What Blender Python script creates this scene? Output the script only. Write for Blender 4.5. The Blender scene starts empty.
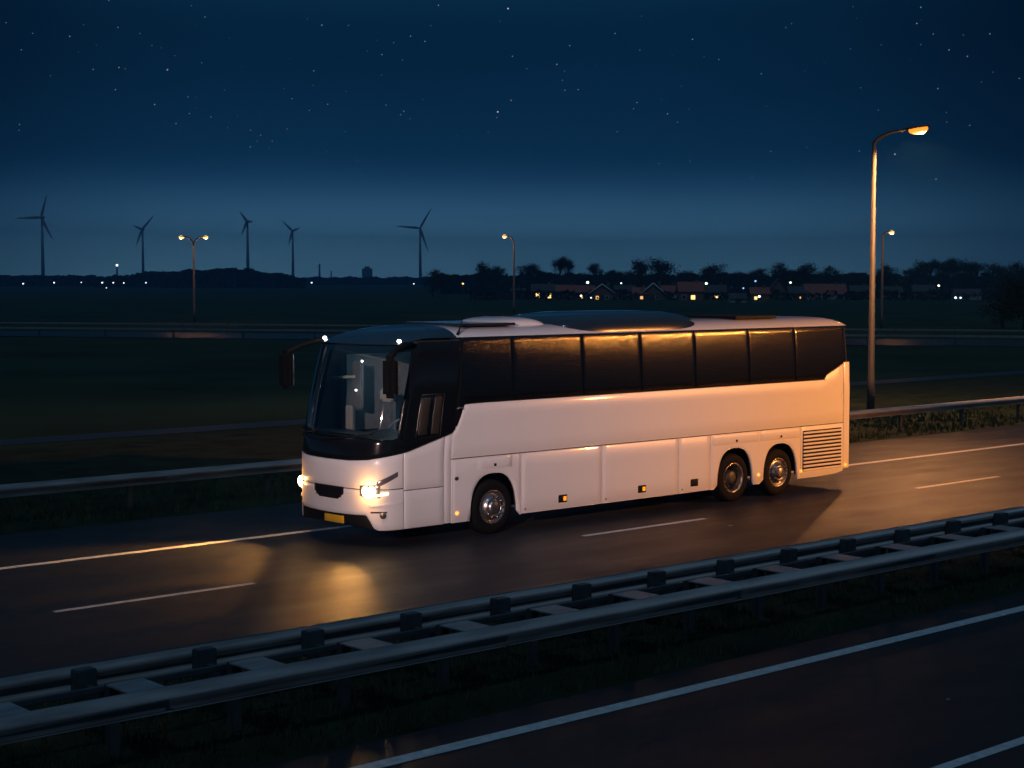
import bpy, bmesh, math, random
from mathutils import Vector, Matrix, noise
R = math.radians
random.seed(11)
sc = bpy.context.scene
COL = sc.collection

# ------------------------------------------------------------------ camera, sky, sun, exposure
FPX, CAM_H, HEAD, HORIZON = 1658.0, 4.6, R(48.4), 278.0
PITCH = math.atan((384 - HORIZON) / FPX)
FW = Vector((math.cos(HEAD) * math.cos(PITCH), math.sin(HEAD) * math.cos(PITCH), -math.sin(PITCH)))
RT = Vector((math.sin(HEAD), -math.cos(HEAD), 0))
UP = RT.cross(FW)
CAMP = Vector((0, 0, CAM_H))
cd = bpy.data.cameras.new('camera')
cam = bpy.data.objects.new('camera', cd); COL.objects.link(cam)
cam.matrix_world = Matrix.Translation(CAMP) @ Matrix((RT, UP, -FW)).transposed().to_4x4()
cd.sensor_width = 36.0; cd.lens = FPX / 1024 * 36
cd.clip_start = 0.1; cd.clip_end = 20000
sc.camera = cam
sc.render.resolution_x = 1024; sc.render.resolution_y = 768
vs = sc.view_settings
vs.view_transform = 'Standard'; vs.look = 'None'; vs.exposure = 0.0; vs.gamma = 1.0; vs.use_curve_mapping = False
cy = sc.cycles
cy.use_denoising = True
cy.max_bounces = 6; cy.volume_bounces = 0; cy.transparent_max_bounces = 12
cy.sample_clamp_indirect = 4.0; cy.caustics_reflective = False; cy.caustics_refractive = False

def srgb(r, g, b):
    f = lambda c: (c / 255 / 12.92) if c / 255 <= .04045 else ((c / 255 + .055) / 1.055) ** 2.4
    return (f(r), f(g), f(b), 1)

world = bpy.data.worlds.new('World'); sc.world = world; world.use_nodes = True
nt = world.node_tree; nt.nodes.clear()
def wn(t): return nt.nodes.new(t)
tc = wn('ShaderNodeTexCoord'); sep = wn('ShaderNodeSeparateXYZ'); nt.links.new(tc.outputs['Generated'], sep.inputs[0])
ramp = wn('ShaderNodeValToRGB'); nt.links.new(sep.outputs['Z'], ramp.inputs[0])
er = ramp.color_ramp; er.interpolation = 'B_SPLINE'
stops = [(0.0, srgb(116, 178, 208)), (.014, srgb(110, 170, 200)), (.034, srgb(74, 126, 162)), (.055, srgb(26, 68, 102)), (.075, srgb(10, 46, 72)),
         (.115, srgb(6, 37, 63)), (.165, srgb(3, 32, 55)), (.30, srgb(26, 76, 112)), (1.0, srgb(74, 128, 172))]
er.elements[0].position, er.elements[0].color = stops[0]
er.elements[1].position, er.elements[1].color = stops[-1]
for p_, c_ in stops[1:-1]:
    e = er.elements.new(p_); e.color = c_
# thin uneven cloud veil
nz = wn('ShaderNodeTexNoise'); nz.inputs['Scale'].default_value = 2.2; nz.inputs['Detail'].default_value = 5
mp = wn('ShaderNodeMapping'); mp.inputs['Scale'].default_value = (1, 1, 5); nt.links.new(tc.outputs['Generated'], mp.inputs[0]); nt.links.new(mp.outputs[0], nz.inputs['Vector'])
mr = wn('ShaderNodeMapRange'); mr.inputs[1].default_value = .3; mr.inputs[2].default_value = .7; mr.inputs[3].default_value = .82; mr.inputs[4].default_value = 1.12
nt.links.new(nz.outputs[0], mr.inputs[0])
mul = wn('ShaderNodeVectorMath'); mul.operation = 'SCALE'; nt.links.new(ramp.outputs[0], mul.inputs[0]); nt.links.new(mr.outputs[0], mul.inputs['Scale'])
# sky colour dimmed away from the view axis, a vignette put into it
dt = wn('ShaderNodeVectorMath'); dt.operation = 'DOT_PRODUCT'; dt.inputs[1].default_value = (math.cos(R(49.5)), math.sin(R(49.5)), .04)
nrm = wn('ShaderNodeVectorMath'); nrm.operation = 'NORMALIZE'; nt.links.new(tc.outputs['Generated'], nrm.inputs[0]); nt.links.new(nrm.outputs[0], dt.inputs[0])
tg = wn('ShaderNodeMapRange'); tg.interpolation_type = 'SMOOTHSTEP'; tg.inputs[1].default_value = .940; tg.inputs[2].default_value = 1.0; tg.inputs[3].default_value = .30; tg.inputs[4].default_value = 1.18
nt.links.new(dt.outputs['Value'], tg.inputs[0])
mul2 = wn('ShaderNodeVectorMath'); mul2.operation = 'SCALE'; nt.links.new(mul.outputs[0], mul2.inputs[0]); nt.links.new(tg.outputs[0], mul2.inputs['Scale'])
# stars
def stars(scale, radius, keep, power):
    v = wn('ShaderNodeTexVoronoi'); v.inputs['Scale'].default_value = scale
    nt.links.new(tc.outputs['Generated'], v.inputs['Vector'])
    s1 = wn('ShaderNodeMapRange'); s1.inputs[1].default_value = radius * .35; s1.inputs[2].default_value = radius; s1.inputs[3].default_value = 1; s1.inputs[4].default_value = 0
    nt.links.new(v.outputs['Distance'], s1.inputs[0])
    sx = wn('ShaderNodeSeparateColor'); nt.links.new(v.outputs['Color'], sx.inputs[0])
    s2 = wn('ShaderNodeMapRange'); s2.inputs[1].default_value = keep; s2.inputs[2].default_value = 1; s2.inputs[3].default_value = 0; s2.inputs[4].default_value = power
    nt.links.new(sx.outputs[0], s2.inputs[0])
    m = wn('ShaderNodeMath'); m.operation = 'MULTIPLY'; nt.links.new(s1.outputs[0], m.inputs[0]); nt.links.new(s2.outputs[0], m.inputs[1])
    # fade towards the horizon
    f = wn('ShaderNodeMapRange'); f.inputs[1].default_value = .03; f.inputs[2].default_value = .10; nt.links.new(sep.outputs['Z'], f.inputs[0])
    m2 = wn('ShaderNodeMath'); m2.operation = 'MULTIPLY'; nt.links.new(m.outputs[0], m2.inputs[0]); nt.links.new(f.outputs[0], m2.inputs[1])
    return m2
sa = stars(165, .075, .1, .45); sb = stars(64, .036, .58, 1.5)
ad = wn('ShaderNodeMath'); ad.operation = 'ADD'; nt.links.new(sa.outputs[0], ad.inputs[0]); nt.links.new(sb.outputs[0], ad.inputs[1])
st = wn('ShaderNodeVectorMath'); st.operation = 'SCALE'; st.inputs[0].default_value = (.75, .9, 1.0); nt.links.new(ad.outputs[0], st.inputs['Scale'])
av = wn('ShaderNodeVectorMath'); av.operation = 'ADD'; nt.links.new(mul2.outputs[0], av.inputs[0]); nt.links.new(st.outputs[0], av.inputs[1])
bg = wn('ShaderNodeBackground'); bg.inputs[1].default_value = 1.0; nt.links.new(av.outputs[0], bg.inputs[0])
wo = wn('ShaderNodeOutputWorld'); nt.links.new(bg.outputs[0], wo.inputs[0])

# moon behind the camera
sd = bpy.data.lights.new('moon', 'SUN'); sd.energy = .26; sd.angle = R(1.5); sd.color = (.50, .74, 1.0)
so = bpy.data.objects.new('moon', sd); COL.objects.link(so)
MOON_EL = R(55)
tosun = Vector((-math.cos(MOON_EL) * math.cos(R(50)), -math.cos(MOON_EL) * math.sin(R(50)), math.sin(MOON_EL)))
so.rotation_euler = tosun.to_track_quat('Z', 'Y').to_euler()

# ------------------------------------------------------------------ helpers
def ray(x, y): return FW + RT * ((x - 512) / FPX) - UP * ((y - 384) / FPX)
def gr(x, y, z=0.0):
    d = ray(x, y); t = (z - CAM_H) / d.z
    return CAMP + d * t
def at_depth(x, y, dep): return CAMP + ray(x, y) * dep        # point seen at a pixel at a known distance
def on_plane(x, y, Y):
    d = ray(x, y); return CAMP + d * (Y / d.y)

MATS = {}
def mat(name, col, rough=.5, metal=0.0, var=.12, scale=6.0, bump=0.0, bscale=40.0, emit=None, estr=0.0, coat=0.0, spec=.5, rvar=0.0, stretch=None):
    if name in MATS: return MATS[name]
    m = bpy.data.materials.new(name); m.use_nodes = True
    n = m.node_tree.nodes; l = m.node_tree.links
    b = n['Principled BSDF']
    b.inputs['Roughness'].default_value = rough; b.inputs['Metallic'].default_value = metal
    b.inputs['Specular IOR Level'].default_value = spec
    if coat: b.inputs['Coat Weight'].default_value = coat; b.inputs['Coat Roughness'].default_value = .05
    t = n.new('ShaderNodeTexCoord'); nz = n.new('ShaderNodeTexNoise')
    nz.inputs['Scale'].default_value = scale; nz.inputs['Detail'].default_value = 6
    src = t.outputs['Object']
    if stretch:
        mpn = n.new('ShaderNodeMapping'); mpn.inputs['Scale'].default_value = stretch; l.new(src, mpn.inputs[0]); src = mpn.outputs[0]
    l.new(src, nz.inputs['Vector'])
    mx = n.new('ShaderNodeMix'); mx.data_type = 'RGBA'
    mx.inputs[6].default_value = tuple(c * (1 - var) for c in col[:3]) + (1,)
    mx.inputs[7].default_value = tuple(min(1, c * (1 + var)) for c in col[:3]) + (1,)
    mr = n.new('ShaderNodeMapRange'); mr.inputs[1].default_value = .3; mr.inputs[2].default_value = .7
    l.new(nz.outputs[0], mr.inputs[0]); l.new(mr.outputs[0], mx.inputs[0]); l.new(mx.outputs[2], b.inputs['Base Color'])
    if rvar:
        r2 = n.new('ShaderNodeMapRange'); r2.inputs[1].default_value = .3; r2.inputs[2].default_value = .7
        r2.inputs[3].default_value = max(.02, rough - rvar); r2.inputs[4].default_value = rough + rvar
        l.new(nz.outputs[0], r2.inputs[0]); l.new(r2.outputs[0], b.inputs['Roughness'])
    if bump:
        n2 = n.new('ShaderNodeTexNoise'); n2.inputs['Scale'].default_value = bscale; n2.inputs['Detail'].default_value = 4
        l.new(t.outputs['Object'], n2.inputs['Vector'])
        bp = n.new('ShaderNodeBump'); bp.inputs['Strength'].default_value = bump; bp.inputs['Distance'].default_value = .02
        l.new(n2.outputs[0], bp.inputs['Height']); l.new(bp.outputs[0], b.inputs['Normal'])
    if emit:
        b.inputs['Emission Color'].default_value = tuple(emit[:3]) + (1,); b.inputs['Emission Strength'].default_value = estr
    MATS[name] = m
    return m

def newobj(name, bm, material, parent=None, org=(0, 0, 0), smooth=False):
    o_ = Vector(org)
    if o_.length > 0: bmesh.ops.translate(bm, vec=-o_, verts=bm.verts)
    me = bpy.data.meshes.new(name); bm.to_mesh(me); bm.free()
    if smooth: me.polygons.foreach_set('use_smooth', [True] * len(me.polygons))
    for m in (material if isinstance(material, (list, tuple)) else [material]): me.materials.append(m)
    o = bpy.data.objects.new(name, me); COL.objects.link(o)
    if parent is not None: o.parent = parent
    return o
def tag(o, label=None, cat=None, group=None, kind=None):
    if label: o['label'] = label
    if cat: o['category'] = cat
    if group: o['group'] = group
    if kind: o['kind'] = kind
    return o
def empty(name, loc, label, cat, group=None, rz=0):
    o = bpy.data.objects.new(name, None); COL.objects.link(o)
    o.location = loc; o.rotation_euler = (0, 0, rz); o.empty_display_size = .2
    return tag(o, label, cat, group)
def copy_tree(o, parent=None):
    c = o.copy(); COL.objects.link(c)
    if parent is not None: c.parent = parent
    for ch in list(o.children): copy_tree(ch, c)
    return c

def box(bm, c, s, rz=0.0, mi=0, bev=0.0):
    x, y, z = (v / 2 for v in s); vsl = []
    for dz in (-z, z):
        for dx, dy in ((-x, -y), (x, -y), (x, y), (-x, y)):
            vsl.append(bm.verts.new((c[0] + dx * math.cos(rz) - dy * math.sin(rz), c[1] + dx * math.sin(rz) + dy * math.cos(rz), c[2] + dz)))
    fs = [bm.faces.new([vsl[i] for i in q]) for q in ((3, 2, 1, 0), (4, 5, 6, 7), (0, 1, 5, 4), (1, 2, 6, 5), (2, 3, 7, 6), (3, 0, 4, 7))]
    for f in fs: f.material_index = mi
    if bev:
        es = list({e for f in fs for e in f.edges})
        bmesh.ops.bevel(bm, geom=es, offset=bev, segments=2, affect='EDGES', clamp_overlap=True)
def tube(bm, pts, radii, n=8, cap=True, mi=0):
    pts = [Vector(p) for p in pts]
    if not isinstance(radii, (list, tuple)): radii = [radii] * len(pts)
    rings = []; u = None
    for i, p in enumerate(pts):
        t = (pts[min(i + 1, len(pts) - 1)] - pts[max(i - 1, 0)]).normalized()
        if u is None: u = t.orthogonal().normalized()
        else: u = (u - t * u.dot(t)).normalized()
        w = t.cross(u)
        rings.append([bm.verts.new(p + (u * math.cos(2 * math.pi * k / n) + w * math.sin(2 * math.pi * k / n)) * radii[i]) for k in range(n)])
    for a, b in zip(rings, rings[1:]):
        for k in range(n):
            f = bm.faces.new((a[k], a[(k + 1) % n], b[(k + 1) % n], b[k])); f.material_index = mi; f.smooth = True
    if cap:
        bm.faces.new(rings[0][::-1]).material_index = mi; bm.faces.new(rings[-1]).material_index = mi
def lathe(bm, prof, c, axis='Y', n=40, mi=0):       # prof: (radius, offset along axis)
    rings = []
    for r, h in prof:
        ring = []
        for k in range(n):
            a = 2 * math.pi * k / n
            if axis == 'Y': p = (c[0] + r * math.cos(a), c[1] + h, c[2] + r * math.sin(a))
            elif axis == 'Z': p = (c[0] + r * math.cos(a), c[1] + r * math.sin(a), c[2] + h)
            else: p = (c[0] + h, c[1] + r * math.cos(a), c[2] + r * math.sin(a))
            ring.append(bm.verts.new(p))
        rings.append(ring)
    for a, b in zip(rings, rings[1:]):
        for k in range(n):
            f = bm.faces.new((a[k], b[k], b[(k + 1) % n], a[(k + 1) % n])); f.smooth = True; f.material_index = mi
    bm.normal_update()
def sheet(bm, pts, mi=0):
    f = bm.faces.new([bm.verts.new(p) for p in pts]); f.material_index = mi; return f
def ellipsoid(bm, c, r, seg=12, mi=0):
    ret = bmesh.ops.create_uvsphere(bm, u_segments=seg, v_segments=max(6, seg // 2), radius=1.0)
    for v in ret['verts']: v.co = Vector((c[0] + v.co.x * r[0], c[1] + v.co.y * r[1], c[2] + v.co.z * r[2]))
    for f in {f for v in ret['verts'] for f in v.link_faces}: f.smooth = True; f.material_index = mi

def point_light(name, loc, color, power, radius=.15, parent=None, org=(0, 0, 0)):
    d = bpy.data.lights.new(name, 'POINT'); d.energy = power; d.color = color; d.shadow_soft_size = radius
    o = bpy.data.objects.new(name, d); COL.objects.link(o); o.location = Vector(loc) - Vector(org)
    if parent is not None: o.parent = parent
    return o
def spot_light(name, loc, target, color, power, ang, blend=.6, radius=.1, parent=None, org=(0, 0, 0)):
    d = bpy.data.lights.new(name, 'SPOT'); d.energy = power; d.color = color; d.shadow_soft_size = radius
    d.spot_size = R(ang); d.spot_blend = blend
    o = bpy.data.objects.new(name, d); COL.objects.link(o); o.location = Vector(loc) - Vector(org)
    o.rotation_euler = (Vector(loc) - Vector(target)).to_track_quat('Z', 'Y').to_euler()
    if parent is not None: o.parent = parent
    return o

# ------------------------------------------------------------------ materials
def asphalt_mat():
    m = bpy.data.materials.new('damp_asphalt'); m.use_nodes = True
    n = m.node_tree.nodes; l = m.node_tree.links; b = n['Principled BSDF']
    t = n.new('ShaderNodeTexCoord')
    def noise_(scale, det, st=None):
        z = n.new('ShaderNodeTexNoise'); z.inputs['Scale'].default_value = scale; z.inputs['Detail'].default_value = det
        if st:
            mpn = n.new('ShaderNodeMapping'); mpn.inputs['Scale'].default_value = st; l.new(t.outputs['Object'], mpn.inputs[0]); l.new(mpn.outputs[0], z.inputs['Vector'])
        else: l.new(t.outputs['Object'], z.inputs['Vector'])
        return z
    def rng(src, a, b_, lo=.3, hi=.7):
        r = n.new('ShaderNodeMapRange'); r.inputs[1].default_value = lo; r.inputs[2].default_value = hi; r.inputs[3].default_value = a; r.inputs[4].default_value = b_
        l.new(src, r.inputs[0]); return r.outputs[0]
    tracks = noise_(1.0, 4, (.03, 1.1, 1)); patch = noise_(.9, 6, (.6, 1.2, 1)); fine = noise_(7, 8); grain = noise_(160, 2)
    mx = n.new('ShaderNodeMix'); mx.data_type = 'RGBA'; mx.inputs[6].default_value = (.017, .0185, .021, 1); mx.inputs[7].default_value = (.038, .039, .042, 1)
    a1 = n.new('ShaderNodeMath'); a1.operation = 'ADD'; l.new(rng(tracks.outputs[0], 0, .6), a1.inputs[0]); l.new(rng(fine.outputs[0], 0, .4), a1.inputs[1])
    l.new(a1.outputs[0], mx.inputs[0]); l.new(mx.outputs[2], b.inputs['Base Color'])
    a2 = n.new('ShaderNodeMath'); a2.operation = 'ADD'; l.new(rng(patch.outputs[0], .29, .43), a2.inputs[0]); l.new(rng(tracks.outputs[0], -.04, .10), a2.inputs[1])
    l.new(a2.outputs[0], b.inputs['Roughness'])
    b.inputs['Specular IOR Level'].default_value = .07
    bp = n.new('ShaderNodeBump'); bp.inputs['Strength'].default_value = .6; bp.inputs['Distance'].default_value = .008
    l.new(grain.outputs[0], bp.inputs['Height']); l.new(bp.outputs[0], b.inputs['Normal'])
    return m
M_ASPH = asphalt_mat()
M_PAINT = mat('road_paint', (.62, .62, .60), .5, var=.22, scale=9, bump=.2)
M_FIELD = mat('field_soil_grass', (.016, .036, .016), .9, var=.5, scale=.09, spec=.1)
M_VERGE = mat('verge_turf', (.016, .026, .014), .95, var=.5, scale=1.2, bump=.6, bscale=8, spec=.1)
M_GRASS = mat('grass_blades', (.040, .058, .026), .8, var=.5, scale=.8, spec=.15)
M_DRY = mat('dry_reed', (.022, .030, .032), .8, var=.4, scale=.6, spec=.2)
M_GALV = mat('galvanised_steel', (.30, .29, .285), .50, metal=.35, var=.30, scale=3, rvar=.1, stretch=(.4, 3, 3), bump=.15, bscale=5)
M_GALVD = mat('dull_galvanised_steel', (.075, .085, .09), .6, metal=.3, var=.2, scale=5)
M_POLE = mat('pole_steel', (.06, .056, .053), .6, metal=.0, var=.12, scale=2)
M_HEADCASE = mat('lamp_housing_grey', (.10, .10, .11), .5, var=.1)
M_TURB = mat('turbine_grey_white', (.25, .26, .27), .6, var=.05)
M_BARK = mat('tree_bark', (.035, .030, .026), .95, var=.3, scale=2, spec=.1)
M_TWIG = mat('twigs_dark', (.026, .025, .022), .95, var=.35, scale=.5, spec=.05)
M_LEAF = mat('dark_foliage', (.020, .027, .018), .9, var=.45, scale=.4, spec=.1)
M_WOOD = mat('far_wood_foliage', (.016, .021, .018), .95, var=.35, scale=.05, spec=.0)
M_BRICK = mat('brick_dark_red', (.16, .085, .065), .85, var=.2, scale=4)
M_RENDER = mat('pale_render', (.42, .40, .37), .85, var=.1, scale=2)
M_TILE = mat('red_roof_tile', (.30, .085, .06), .8, var=.25, scale=3)
M_SLATE = mat('dark_roof_tile', (.06, .055, .055), .8, var=.25, scale=3)
M_WTRIM = mat('white_bargeboard', (.6, .6, .58), .6, var=.05)
M_DARKWOOD = mat('dark_door_wood', (.05, .04, .035), .7)
def emis(name, col, s): return mat(name, (.3, .3, .3), .5, var=0, emit=col, estr=s)
E_WARM = emis('lit_window_warm', (1.0, .50, .14), 1.3)
E_WARM2 = emis('lit_window_yellow', (1.0, .64, .20), 2.0)
E_SOD = emis('sodium_lens', (1.0, .26, .018), 1.7)
E_BULB = emis('sodium_bulb', (1.0, .62, .25), 9)
E_SODF = emis('sodium_lens_far', (1.0, .50, .14), 2.2)
E_DOTW = emis('distant_lamp_white', (.85, .95, 1.0), 3.0)
E_DOTG = emis('distant_lamp_greenish', (.95, 1.0, .70), 4.0)
E_DOTO = emis('distant_lamp_orange', (1.0, .50, .18), 3.5)
E_DOTB = emis('distant_lamp_blue', (.25, .45, 1.0), 2.0)
E_HEAD = emis('headlamp_glow', (1.0, .74, .36), 26)
E_HEAD2 = emis('lamp_strip_glow', (1.0, .68, .28), 5)
E_MARKW = emis('marker_white', (1.0, .92, .80), 9)
E_MARKO = emis('marker_amber', (1.0, .22, .015), 3.2)
M_AMBER = mat('glowing_amber_reflector', (.75, .26, .02), .25, var=.05, emit=(1, .34, .02), estr=1.0, coat=.6)  # emission paints the lit look of a reflector that is no lamp
M_WHITE = mat('white_coach_paint', (.80, .80, .80), .34, var=.012, scale=.6, coat=.5)
M_ROOFW = mat('white_roof_paint', (.76, .78, .80), .25, var=.03, scale=1.0, coat=1.0)
M_BLK = mat('black_gloss_panel', (.006, .007, .008), .12, var=.1, scale=2, coat=.4)
M_BLKM = mat('black_rubber_trim', (.006, .006, .0065), .65, spec=.2, var=.15, scale=12)
M_LINER = mat('dark_cabin_lining', (.02, .022, .025), .8, var=.1)
M_TYRE = mat('tyre_rubber', (.007, .007, .008), .8, spec=.15, var=.25, scale=14, bump=.3, bscale=60)
M_CHROME = mat('polished_rim', (.36, .35, .35), .30, metal=.9, var=.12, scale=12, rvar=.06)
M_HUBD = mat('hub_dark_steel', (.07, .068, .065), .5, metal=.6, var=.2, scale=20)
M_PLATE = mat('yellow_plate', (.72, .42, .02), .45, var=.08, scale=8)
M_DOME = mat('dark_blue_front_dome', (.010, .020, .034), .22, var=.15, scale=1.5, coat=.8)
M_SEAT = mat('seat_moquette', (.16, .17, .20), .9, var=.2, scale=9)
M_HEADREST = mat('pale_headrest_cover', (.55, .50, .46), .8, var=.06)
M_CABINT = mat('cabin_grey_trim', (.22, .23, .25), .6, var=.1)
M_DASH = mat('dashboard_dark', (.05, .06, .07), .5, var=.15)
M_RAILY = mat('beige_handrail', (.55, .50, .36), .4, var=.05)
M_LAMPG = mat('headlamp_grey_lens', (.16, .15, .16), .18, metal=.4, var=.15, scale=14, coat=.6)
def glass_mat(name, tint, refl, rough):
    m = bpy.data.materials.new(name); m.use_nodes = True
    n = m.node_tree.nodes; l = m.node_tree.links; n.clear()
    o = n.new('ShaderNodeOutputMaterial'); mx = n.new('ShaderNodeMixShader')
    tr = n.new('ShaderNodeBsdfTransparent'); tr.inputs[0].default_value = tint
    g = n.new('ShaderNodeBsdfGlossy'); g.inputs['Roughness'].default_value = rough; g.inputs[0].default_value = (.85, .95, .92, 1)
    f = n.new('ShaderNodeFresnel'); f.inputs[0].default_value = 1.5
    a = n.new('ShaderNodeMath'); a.operation = 'MULTIPLY_ADD'; a.inputs[1].default_value = .9; a.inputs[2].default_value = refl; l.new(f.outputs[0], a.inputs[0])
    l.new(a.outputs[0], mx.inputs[0]); l.new(tr.outputs[0], mx.inputs[1]); l.new(g.outputs[0], mx.inputs[2]); l.new(mx.outputs[0], o.inputs[0])
    return m
M_SCREEN = glass_mat('coated_windscreen_glass', (.80, .90, .92, 1), .17, .02)
def wet_glass():
    m = bpy.data.materials.new('rain_wet_tinted_glass'); m.use_nodes = True
    n = m.node_tree.nodes; l = m.node_tree.links; b = n['Principled BSDF']
    b.inputs['Base Color'].default_value = (.004, .005, .006, 1); b.inputs['Roughness'].default_value = .13
    b.inputs['Roughness'].default_value = .12; b.inputs['Specular IOR Level'].default_value = .9
    t = n.new('ShaderNodeTexCoord'); mpn = n.new('ShaderNodeMapping'); mpn.inputs['Scale'].default_value = (1, 1, .6)
    l.new(t.outputs['Object'], mpn.inputs[0])
    v = n.new('ShaderNodeTexVoronoi'); v.inputs['Scale'].default_value = 70; v.feature = 'SMOOTH_F1'; v.inputs['Smoothness'].default_value = .4
    l.new(mpn.outputs[0], v.inputs['Vector'])
    v2 = n.new('ShaderNodeTexNoise'); v2.inputs['Scale'].default_value = 14; v2.inputs['Detail'].default_value = 2
    l.new(mpn.outputs[0], v2.inputs['Vector'])
    a = n.new('ShaderNodeMath'); a.operation = 'MULTIPLY_ADD'; a.inputs[1].default_value = -2.2
    l.new(v.outputs['Distance'], a.inputs[0]); l.new(v2.outputs[0], a.inputs[2])
    bp = n.new('ShaderNodeBump'); bp.inputs['Strength'].default_value = .27; bp.inputs['Distance'].default_value = .003
    l.new(a.outputs[0], bp.inputs['Height']); l.new(bp.outputs[0], b.inputs['Normal'])
    return m
M_WET = wet_glass()

# ------------------------------------------------------------------ ground, roads, markings
def strip(name, x0, x1, y0, y1, z, m, n=1, kind='structure'):
    bm = bmesh.new()
    for i in range(n):
        a = x0 + (x1 - x0) * i / n; b = x0 + (x1 - x0) * (i + 1) / n
        sheet(bm, [(a, y0, z), (b, y0, z), (b, y1, z), (a, y1, z)])
    bmesh.ops.remove_doubles(bm, verts=bm.verts, dist=1e-4)
    return tag(newobj(name, bm, m), kind=kind)
bm = bmesh.new(); sheet(bm, [(-3000, -3000, -.05), (6000, -3000, -.05), (6000, 6000, -.05), (-3000, 6000, -.05)])
tag(newobj('ground', bm, M_FIELD), kind='structure')
strip('near_carriageway', -80, 400, -2.0, 13.05, 0, M_ASPH)
strip('far_carriageway', -80, 400, 17.0, 28.15, 0, M_ASPH)
def bumpy(name, x0, x1, y0, y1, z, m, step=.35, amp=.05):
    bm = bmesh.new(); nx = int((x1 - x0) / step); ny = max(2, int((y1 - y0) / step)); g = []
    for i in range(nx + 1):
        row = []
        for j in range(ny + 1):
            x = x0 + (x1 - x0) * i / nx; y = y0 + (y1 - y0) * j / ny
            e = min(1, min(j, ny - j) / 1.0)
            row.append(bm.verts.new((x, y, z + e * (.05 + amp * noise.noise((x * .7, y * .7, 3.1)) + amp * .6 * noise.noise((x * 2.1, y * 2.1, 7))))))
        g.append(row)
    for i in range(nx):
        for j in range(ny): bm.faces.new((g[i][j], g[i + 1][j], g[i + 1][j + 1], g[i][j + 1]))
    return tag(newobj(name, bm, m, smooth=True), kind='structure')
bumpy('median_ground', 0, 70, 13.0, 17.05, -.02, M_VERGE)
bumpy('verge_ground', -5, 120, 28.1, 42.5, -.03, M_VERGE, step=.6)
# painted markings: solid edge lines and lane dashes
bm = bmesh.new()
def mark(x0, x1, y, w, z=.004): sheet(bm, [(x0, y - w / 2, z), (x1, y - w / 2, z), (x1, y + w / 2, z), (x0, y + w / 2, z)])
mark(-80, 400, 12.38, .20); mark(-80, 400, 17.55, .18); mark(-80, 400, 24.86, .20)
tag(newobj('road_edge_lines', bm, M_PAINT), kind='structure')
bm = bmesh.new()
for k in range(-6, 30): mark(10.3 + 10.15 * k, 13.55 + 10.15 * k, 21.12, .13)
for k in range(-6, 30): mark(12.9 + 10.15 * k, 16.2 + 10.15 * k, 8.78, .14)
for x_, y_, l_, w_ in ((23.3, 20.2, .14, .04), (15.4, 10.2, .07, .02)):
    sheet(bm, [(x_, y_, .004), (x_ + l_ * .6, y_ - w_, .004), (x_ + l_, y_ + w_ * .3, .004), (x_ + l_ * .4, y_ + w_, .004)])
tag(newobj('lane_dash_markings', bm, M_PAINT), kind='structure')

# grass tufts
def tufts(name, n, area, h, w, m, label, zf=0.0, lean=.5):
    bm = bmesh.new(); x0, x1, y0, y1 = area
    for _ in range(n):
        x = random.uniform(x0, x1); y = random.uniform(y0, y1)
        if noise.noise((x * .5, y * .5, 1.7)) < -.25 and random.random() < .75: continue
        for k in range(4):
            a = random.uniform(0, 6.283); hh = h * random.uniform(.5, 1.3); r = random.uniform(0, .06)
            bx, by = x + r * math.cos(a * 3), y + r * math.sin(a * 3)
            dx, dy = math.cos(a) * w, math.sin(a) * w
            l = hh * lean * random.random(); b = random.uniform(0, 6.283)
            bm.faces.new([bm.verts.new((bx - dx, by - dy, zf)), bm.verts.new((bx + dx, by + dy, zf)), bm.verts.new((bx + l * math.cos(b), by + l * math.sin(b), zf + hh))])
    return tag(newobj(name, bm, m), label, 'grass', kind='stuff')
tufts('grass', 9000, (2, 34, 13.15, 16.95), .13, .012, M_GRASS, 'rough dark grass of the strip between the two roads')
tufts('grass', 9000, (6, 70, 28.3, 34), .16, .018, M_GRASS, 'rough dark grass along the verge behind the coach')
def water_mat():
    m = mat('ditch_water', (.010, .014, .016), .48, var=.3, scale=.8, bump=.5, bscale=2.2)
    return m
strip('ditch', -20, 160, 43.6, 45.2, -.035, water_mat())

# ------------------------------------------------------------------ crash barriers
PROF_W = [(.03, .765), (-.0, .765), (-.060, .735), (-.083, .70), (-.07, .665), (-.025, .625), (-.022, .60), (-.06, .572), (-.08, .53), (-.05, .49), (-.012, .455), (.03, .447)]
PROF = [(.03, .772), (.0, .768), (-.066, .712), (-.086, .688), (-.086, .672), (-.035, .61), (.005, .548), (-.016, .542), (-.018, .530), (.03, .527)]
def wbeam(x0, x1, y, sgn=1, dz=0, seg=4.08, PROF=PROF):
    bm = bmesh.new(); n = int((x1 - x0) / seg)
    for i in range(n):
        a = x0 + seg * i; b = a + seg + .16; lift = .004 * (i % 2)
        for front in (0, 1):
            off = lift if front == 0 else lift - .006
            va = [bm.verts.new((a, y + sgn * (p[0] - off), p[1] + dz)) for p in PROF]; vb = [bm.verts.new((b, y + sgn * (p[0] - off), p[1] + dz)) for p in PROF]
            for k in range(len(PROF) - 1):
                f = bm.faces.new((va[k], vb[k], vb[k + 1], va[k + 1])); f.smooth = True
            if front == 0: fa, fb = va, vb
            else:
                for A, B in ((fa, va), (fb, vb)):
                    for k in range(len(PROF) - 1): bm.faces.new((A[k], A[k + 1], B[k + 1], B[k]))
    return bm
org = (20, 14.25, 0)
root = empty('median_barrier', org, 'double sided steel crash barrier with spacer blocks between the two roads', 'crash barrier')
newobj('near_rail', wbeam(-4.5, 58, 13.62, 1), M_GALV, root, org)
newobj('far_rail', wbeam(-4.5, 58, 15.0, 1, 0, 4.08, PROF_W), M_GALV, root, org)
PX = [17.05 + 1.36 * k for k in range(-15, 29)]
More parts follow.
